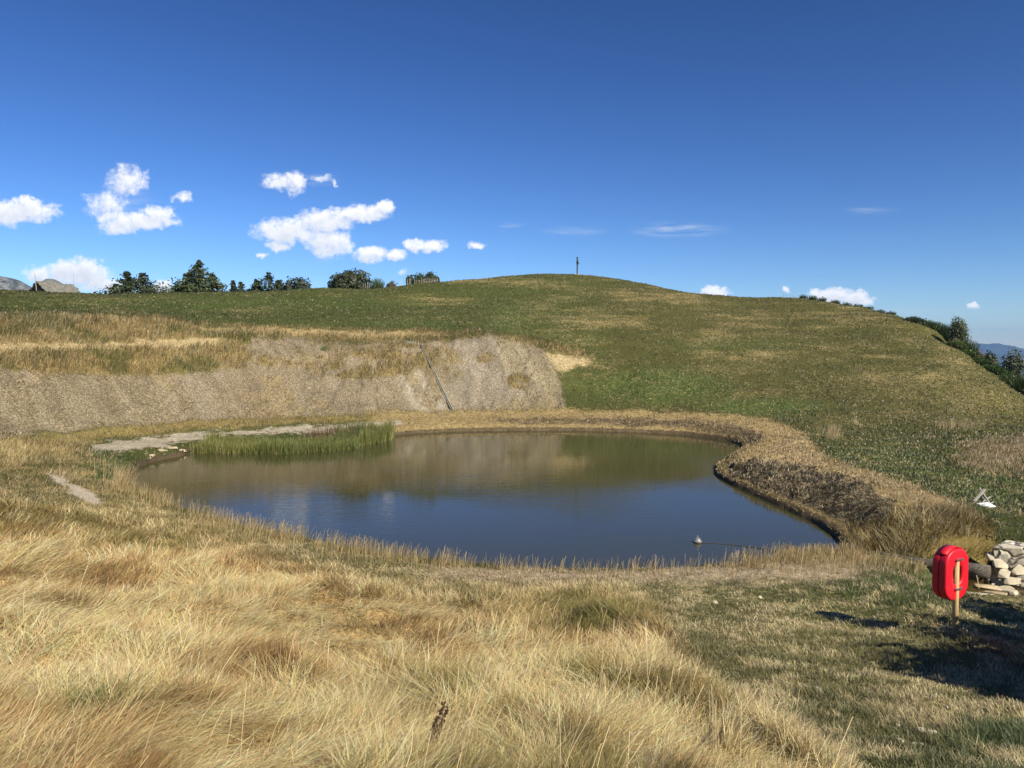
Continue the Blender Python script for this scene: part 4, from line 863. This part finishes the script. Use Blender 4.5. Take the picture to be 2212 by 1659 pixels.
def stones():
    # stone pitching of the outlet wing wall
    root = None
    pos = [(2192,1203,.42,.30,M_STONE),(2165,1215,.36,.30,M_STONE),(2205,1228,.40,.32,M_STONE),(2172,1238,.30,.26,M_STONE),(2150,1200,.30,.24,M_STONE),(2180,1190,.30,.22,M_STONE2),(2222,1205,.36,.3,M_STONE),(2190,1252,.38,.26,M_STONE),(2235,1240,.4,.3,M_STONE),(2240,1265,.4,.28,M_STONE),(2168,1180,.28,.2,M_STONE),(2215,1180,.3,.2,M_STONE)]
    c = un_z(2190, 1262, 0); root = tag(empty('stone_wall', (c[0], c[1], 0)), 'pale mortared rubble wing wall beside the pond outlet', 'stone wall')
    # mortar body: sloping slab
    q = [un_z(2136, 1238, -.15), un_z(2160, 1258, -.15), un_z(2300, 1292, -.15), un_z(2300, 1190, .75), un_z(2175, 1168, .75), un_z(2145, 1185, .7)]
    bm = bmesh.new(); top = [bm.verts.new((p[0]-c[0], p[1]-c[1], p[2]+.02)) for p in q]; bot = [bm.verts.new((p[0]-c[0], p[1]-c[1]+.25, p[2]-.5)) for p in q]
    bm.faces.new(top); bm.faces.new(bot[::-1])
    for i in range(len(q)): bm.faces.new((top[i], top[(i+1) % 6], bot[(i+1) % 6], bot[i]))
    bmesh.ops.recalc_face_normals(bm, faces=bm.faces); obj('mortar', bm, mat_rubble(), root)
    for i, (u, v, w, h, m) in enumerate(pos):
        zz = -.12+.85*(1-(v-1178)/90) if v < 1270 else -.1; p = un_z(u, v, max(-.1, zz)); o = rock('stone', (p[0]-c[0], p[1]-c[1]+.06, p[2]-.03), (w*.66, h*.56, .085), m, '', parent=root, seed=40+i, rz=random.uniform(-.5, .5)); o.rotation_euler = (R(76), R(random.uniform(-8, 8)), random.uniform(-.15, .15))
    labs = ['white angular block, nearest stone to the log end','long pale stone below the wing wall','flat cream slab rising from the outlet water','cracked ochre slab in the outlet water','thin pale slab edge along the shaded grass','yellowish slab at the right picture edge','small pale slab beside the ochre slab','low wet brown slab in the middle of the outlet']
    for i, (u, v, w, d, hh, m, rz) in enumerate([(2150,1256,.20,.14,.14,M_STONE,.3),(2172,1268,.26,.12,.10,M_STONE,-.5),(2132,1265,.36,.18,.09,M_STONE2,-.35),(2155,1280,.32,.20,.08,M_STONE2,-.2),(2118,1280,.34,.07,.07,M_STONE,-.5),(2208,1292,.34,.12,.07,M_STONE2,-.3),(2190,1277,.18,.12,.08,M_STONE,.2),(2178,1288,.3,.1,.05,M_STONE2,-.3)]):
        p = un_z(u, v, -.10); rock('stone', (p[0], p[1], -.15), (w, d, hh*1.2), m, labs[i], group='stones of the pond outlet', seed=i+3, rz=rz)
    for i, (u, v, s) in enumerate([(1990,1587,.055),(2013,1590,.06),(1945,1604,.035),(1972,1612,.04),(1990,1611,.03),(1768,1496,.05),(1880,1358,.035),(1488,1443,.05),(2045,1530,.03),(1460,1320,.03),(1640,1295,.07),(1545,1306,.07),(1700,1480,.03),(1940,1570,.03),(410,998,.0)]):
        if s <= 0: continue
        x, y, z = ground_at(u, v); rock('stone', (x, y, z+s*.45), (s, s*.8, s*.6), M_STONE, 'small whitish stone lying loose in the short turf', group='loose pale stones in the turf', seed=70+i, rz=i)
    for i, (u, v, s, lab) in enumerate([(372,978,.45,'largest pale boulder at the left end of the reeds'),(350,983,.34,'pale boulder left of the largest one by the reeds'),(395,976,.34,'pale stone touching the reed bed'),(330,990,.30,'outer pale stone on the far left shore'),(288,1018,.28,'single flat pale stone at the pond\'s left tip'),(360,990,.25,'small pale stone at the water under the boulders')]):
        p = un_z(u, v, .1); rock('boulder', (p[0], p[1], hz(p[0], p[1])+.0), (s, s*.7, s*.36), M_STONE2, lab, 'boulder', 'pale stones on the left shore', seed=90+i, rz=i*.7)
stones()

# ------------------------------------------------------------------ drainage channel down the embankment
def drain():
    pts = []
    for u, v in [(876,738),(893,741),(908,745),(916,760),(925,778),(934,798),(944,820),(954,842),(964,862),(976,886)]: pts.append(ground_at(u, v))
    root = tag(empty('drainage_channel', pts[-1]), 'narrow concrete gutter running straight down the embankment', 'gutter'); o = Vector(pts[-1])
    P = [Vector(p)-o for p in pts]
    M = mat_basic('channel_concrete', (.26,.26,.21), (.40,.39,.32), 10, .9, .3)
    for nm, off, w, hgt in (('side_wall', -.06, .03, .10), ('side_wall', .06, .03, .10), ('channel_bed', 0, .085, .03)):
        bm = bmesh.new()
        for a, b in zip(P, P[1:]):
            d = (b-a).normalized(); s = d.cross(Vector((0, 0, 1))).normalized(); a2 = a+s*off; b2 = b+s*off; up = s.cross(d).normalized()
            z0, z1 = -.05, hgt
            vs = [bm.verts.new(q) for q in (a2-s*w/2+up*z0, a2+s*w/2+up*z0, a2+s*w/2+up*z1, a2-s*w/2+up*z1, b2-s*w/2+up*z0, b2+s*w/2+up*z0, b2+s*w/2+up*z1, b2-s*w/2+up*z1)]
            for f in ((0,1,2,3),(7,6,5,4),(0,4,5,1),(1,5,6,2),(2,6,7,3),(3,7,4,0)): bm.faces.new([vs[i] for i in f])
        bmesh.ops.recalc_face_normals(bm, faces=bm.faces); obj(nm, bm, M if off else M_RUST, root)
drain()

# ------------------------------------------------------------------ stone hut on the left skyline
def hut():
    Y = 96; ax = (86-CX)/F*Y; z0 = un_Y(86, 634, Y)[2]; s = Y/F; zb = hz(ax, Y)
    root = tag(empty('stone_hut', (ax, Y, zb)), 'stone hut with slab roof and timber gable coloured dark for shade', 'hut')
    zr = un_Y(85, 608, Y)[2]-zb; L = 4.9; HWD = 2.5; DROP = 2.1
    dr = Vector((.35, .9367, 0)); g = Vector((.9367, -.35, 0)); M0 = Matrix((dr, g, Vector((0, 0, 1)))).transposed()
    if M0.determinant() < 0: M0 = Matrix((dr, -g, Vector((0, 0, 1)))).transposed()
    roofM = mat_basic('stone_slabs', (.10,.098,.088), (.25,.24,.205), 3, .95, .6, dist=.08)
    bm = bmesh.new(); rn = random.Random(4); sl = math.hypot(HWD, DROP)
    for side in (1, -1):
        dwn = (g*HWD*side+Vector((0, 0, -DROP))).normalized(); nrm = dr.cross(dwn)*(-side); nrm = nrm if nrm.z > 0 else -nrm; M = Matrix((dr, nrm.cross(dr), nrm)).transposed(); t = 0
        while t < sl+.2:
            x0 = rn.uniform(-.25, -.05)
            while x0 < L:
                w = rn.uniform(.3, .75); c = dr*(x0+w/2)+Vector((0, 0, zr-.1*math.sin(3.1*max(0, x0)/L)))+dwn*(t+.1)+nrm*rn.uniform(0, .05)
                box(bm, c, (w*.96, .30, .06), M @ Matrix.Rotation(R(rn.uniform(3, 9)*1), 3, 'X') @ Matrix.Rotation(R(rn.uniform(-4, 4)), 3, 'Z')); x0 += w
            t += .22
    obj('roof', bm, roofM, root)
    def prism(name, x0, x1, mat, z0=0.0, k=.93):
        bm = bmesh.new(); A = []
        for xx in (x0, x1): A.append([bm.verts.new(dr*xx+g*HWD*k*q+Vector((0, 0, zz))) for q, zz in ((0, zr-.06), (1, zr-.06-DROP*k), (1, z0), (-1, z0), (-1, zr-.06-DROP*k))])
        for i in range(5): bm.faces.new((A[0][i], A[0][(i+1) % 5], A[1][(i+1) % 5], A[1][i]))
        bm.faces.new(A[0]); bm.faces.new(A[1]); bmesh.ops.recalc_face_normals(bm, faces=bm.faces); return obj(name, bm, mat, root)
    prism('gable', -.02, .10, M_SHADED, -.3); prism('wall', .12, L-.1, M_STONE2, -.3, .90)
    p = (ax-.35, Y-1.6); tz = un_Y(80, 590, p[1])[2]; zg = hz(*p); bm = bmesh.new(); tube(bm, [((86-CX)/F*p[1], p[1], zg-.1), ((81-CX)/F*p[1], p[1], tz)], .05, 8, .035)
    tag(obj('pole', bm, M_GREYW), 'slightly leaning wooden pole in front of the hut gable', 'pole')
    for u, vt, lab in ((165.5, 586, 'thin antenna mast behind the hut roof'),):
        xx = (u-CX)/F*103; zt2 = un_Y(u, vt, 103)[2]; bm = bmesh.new(); tube(bm, [(xx, 103, hz(xx, 103)), (xx-.1, 103, zt2)], .022, 6, .012); tag(obj('antenna_mast', bm, M_METAL), lab, 'antenna')
hut()

# ------------------------------------------------------------------ stake fence and skyline posts
def stakes():
    M = mat_basic('pale_stake', (.42,.36,.27), (.60,.53,.42), 9, .9, .3, (4, 4, .6))
    root = None; base = base_at(868, 100)
    root = tag(empty('stake_fence', base), 'rustic fence of pale uneven stakes before the skyline saplings', 'fence')
    us = [786, 790, 795, 799, 866, 869, 882, 885, 888]+list(np.linspace(897, 946, 15)); rn = random.Random(5)
    for u in us:
        Y = 99.6+rn.uniform(-.5, .5); x, y, z = base_at(u, Y); h = max(.35, un_Y(u, rn.uniform(599, 604) if u > 800 else 611, Y)[2]-z-.3)
        bm = bmesh.new(); p = Vector((x-base[0], y-base[1], z-base[2]-.1)); tube(bm, [p, p+Vector((rn.uniform(-.05, .05), 0, h+.35))], .024, 6, .018); obj('stake', bm, M, root)
    bm = bmesh.new(); pp = []
    for u in np.linspace(888, 946, 9): x, y, z = base_at(u, 99.7); pp.append((x-base[0], y-base[1], z-base[2]+.38))
    tube(bm, pp, .018, 6); obj('rail', bm, M, root)
    for i, u in enumerate([1690, 1697, 1704, 1710, 1717, 1723, 1729, 1507]):
        Y = crestY(u)+.2; x = (u-CX)/F*Y; z = hz(x, Y); bm = bmesh.new(); tube(bm, [(0, 0, -.1), (.02, 0, .42)], .03, 6, .025); o = obj('fence_post', bm, M_GREYW); o.location = (x, Y, z)
        tag(o, 'tiny grey post on the skyline left of the broom shrubs' if u > 1600 else 'lone tiny post on the crest between cross and cloud', 'post', 'row of tiny posts on the skyline' if u > 1600 else None)
stakes()

# ------------------------------------------------------------------ dried dock stalk and pale tufts in the foreground
def dock():
    x, y, z = ground_at(915, 1652); s = y/F; root = tag(empty('dried_dock_plant', (x, y, z)), 'dark brown dried dock stalk leaning in the foreground straw', 'plant')
    M = mat_basic('dock_seed', (.035,.018,.012), (.09,.045,.025), 30, .9, .5); M2 = mat_basic('dock_stem', (.35,.24,.13), (.5,.36,.2), 10, .8, .1)
    top = Vector((.135, .03, .40)); rn = random.Random(2)
    bm = bmesh.new(); tube(bm, [(-.04, 0, -.05), (0, 0, .05), tuple(top*.5), tuple(top*.98)], .0045, 6, .002); obj('stem', bm, M2, root, True)
    for k, (o, f0, f1) in enumerate(((Vector((0, 0, 0)), .25, 1.0), (Vector((.028, .01, -.01)), .38, .9), (Vector((-.012, -.01, 0)), .3, .75))):
        bm = bmesh.new()
        for i in range(95):
            f = f0+(f1-f0)*i/95; p = top*f+o+Vector((rn.gauss(0, .006), rn.gauss(0, .006), rn.gauss(0, .006))); r = rn.uniform(.003, .0075)*(1.2-.5*f)
            box(bm, p, (r*2, r*2, r*2.4), Matrix.Rotation(rn.uniform(0, 3), 3, (rn.random(), rn.random(), rn.random()+.1)))
        obj('seed_head', bm, M, root)
dock()
def tuft(u, v, h, n, spread, az0, label, col):
    x, y, z = ground_at(u, v); root = tag(empty('grass_tuft', (x, y, z)), label, 'grass tuft', 'pale upright grass tufts'); 
    P = np.stack([RNG.normal(0, spread*.3, n), RNG.normal(0, spread*.3, n), np.zeros(n)-.02], 1); c = np.array(col)*(1+RNG.normal(0, .12, (n, 1)))
    o = blades('leaves', P, az0+RNG.normal(0, .5, n), h*(.6+.5*RNG.random(n)), RNG.normal(.35, .15, n), RNG.normal(.65, .25, n), np.full(n, .009), np.clip(c, .05, .8), M_GRASS, 3); o.parent = root
tuft(512, 1292, .36, 60, .12, R(55), 'stiff pale tuft fanned in the left straw slope', (.62,.55,.30))
tuft(480, 1298, .32, 50, .2, R(80), 'pale greenish tuft lying left of the stiff pale one', (.52,.52,.27))
tuft(1556, 1640, .40, 120, .16, R(60), 'tall cream tuft near the bottom edge right of centre', (.62,.52,.28))
tuft(1795, 946, .85, 260, .8, R(60), 'single straw tuft standing in green turf beyond the dam path', (.55,.44,.22))
tuft(2060, 925, .7, 420, 2.2, R(60), 'broad straw tussock at the foot of the right slope', (.48,.37,.17))
tuft(1850, 917, .5, 60, .3, R(20), 'thin pale stalks at the end of the dry strip', (.55,.44,.24))
tuft(700, 757, .6, 200, .5, R(20), 'small bright green tuft on the bare embankment', (.13,.17,.03))
tuft(258, 1062, 1.0, 220, .5, R(20), 'tall straw tuft at the left tip of the pond', (.46,.35,.17))

# ------------------------------------------------------------------ far mountains
def mountain(name, Y, prof, zb, mat, depth, label, rough=.06, seed=1):
    us = np.array([p[0] for p in prof], float); vs = np.array([p[1] for p in prof], float); nu, nd = 220, 46
    uu = np.linspace(us[0], us[-1], nu); vv = np.interp(uu, us, vs); f = np.linspace(-1, 1, nd)
    x = (uu-CX)/F*Y; zt = np.array([un_Y(a, b, Y)[2] for a, b in zip(uu, vv)]); X, Fd = np.meshgrid(x, f, indexing='ij')
    k = (1-np.abs(Fd))**.9; amp = (zt.max()-zb)
    rid = np.abs(fbm(X/amp*2.2+seed, Fd*3, seed, 5)-.5)*2
    Z = zb+(zt[:, None]-zb)*k + (rid-.25)*amp*rough*6*k*(1-k)
    Z += (fbm(X/amp*9, Fd*9, seed+4, 4)-.5)*amp*rough*.5*np.clip((1-k)*6, .15, 1)
    Yy = Y+Fd*depth+(fbm(X/amp*1.5, Fd*1.5, seed+9, 3)-.5)*depth*.3*(1-k)
    co = np.stack([X, Yy, Z], -1).reshape(-1, 3); i = np.arange(nu-1)[:, None]*nd; j = np.arange(nd-1)[None]
    q = np.stack([i+j, i+nd+j, i+nd+j+1, i+j+1], -1).reshape(-1, 4); o = rawmesh(name, co, q, mat, None, False)
    tag(o, label, kind='structure')
def mat_mount(name, c1, c2, sc):
    k = NT(name); g = k.n('ShaderNodeNewGeometry'); n = k.n('ShaderNodeTexNoise', {'Vector': g.outputs['Position'], 'Scale': sc, 'Detail': 9, 'Roughness': .7})
    r = k.n('ShaderNodeMapRange', {0: n.outputs['Fac'], 1: .42, 2: .6}); m = k.n('ShaderNodeMix', {0: r.outputs[0], 6: c1+(1,), 7: c2+(1,)}, data_type='RGBA')
    p = k.n('ShaderNodeBsdfDiffuse', {'Color': m.outputs[2]}); k.l(p.outputs[0], k.out.inputs[0]); return k.m
MR = mat_mount('rock_mountain', (.04,.045,.03), (.22,.215,.20), .05)
mountain('mountain', 2600, [(-500,600),(-250,575),(-120,590),(-40,578),(0,586),(18,590),(30,594),(45,600),(58,609),(75,618),(92,630),(110,660)], -300, MR, 900, 'grey rocky mountain at the left edge', .16, 2)
mountain('mountain', 3400, [(60,670),(92,610),(100,604),(110,598),(118,597),(124,600),(136,607),(150,615),(170,630),(200,660)], -300, mat_mount('grass_peak', (.10,.10,.06), (.2,.17,.12), .02), 900, 'small rounded peak rising behind the hut roof', .03, 5)
mountain('mountain', 6000, [(300,680),(330,640),(345,627),(352,624),(360,627),(375,640),(400,680)], -300, MR, 1200, 'tiny far grey peak between the two left trees', .05, 8)
MB = mat_mount('forest_mountain', (.015,.028,.03), (.035,.048,.045), .004)
mountain('mountain', 9500, [(1900,800),(2000,770),(2060,748),(2105,738),(2120,739),(2135,740),(2150,738),(2158,741),(2175,743),(2195,748),(2212,752),(2300,745),(2450,720),(2700,735)], -900, MB, 2500, 'distant blue mountain range at the right edge', .05, 3)
mountain('mountain', 6500, [(1950,860),(2050,790),(2110,760),(2140,758),(2175,768),(2212,780),(2300,790),(2500,770),(2700,800)], -900, MB, 1800, 'nearer hazy ridge below the blue range', .04, 6)

# ------------------------------------------------------------------ haze
def haze():
    bm = bmesh.new(); box(bm, (0, 0, -261), (27000, 27000, 1284)); k = NT('haze')
    v = k.n('ShaderNodeVolumePrincipled', {'Color': (.32,.56,1.0,1), 'Density': .00007, 'Anisotropy': .0}); k.l(v.outputs[0], k.out.inputs['Volume'])
    tag(obj('haze', bm, k.m), kind='stuff', label='thin blue air haze over the far mountains')
haze()
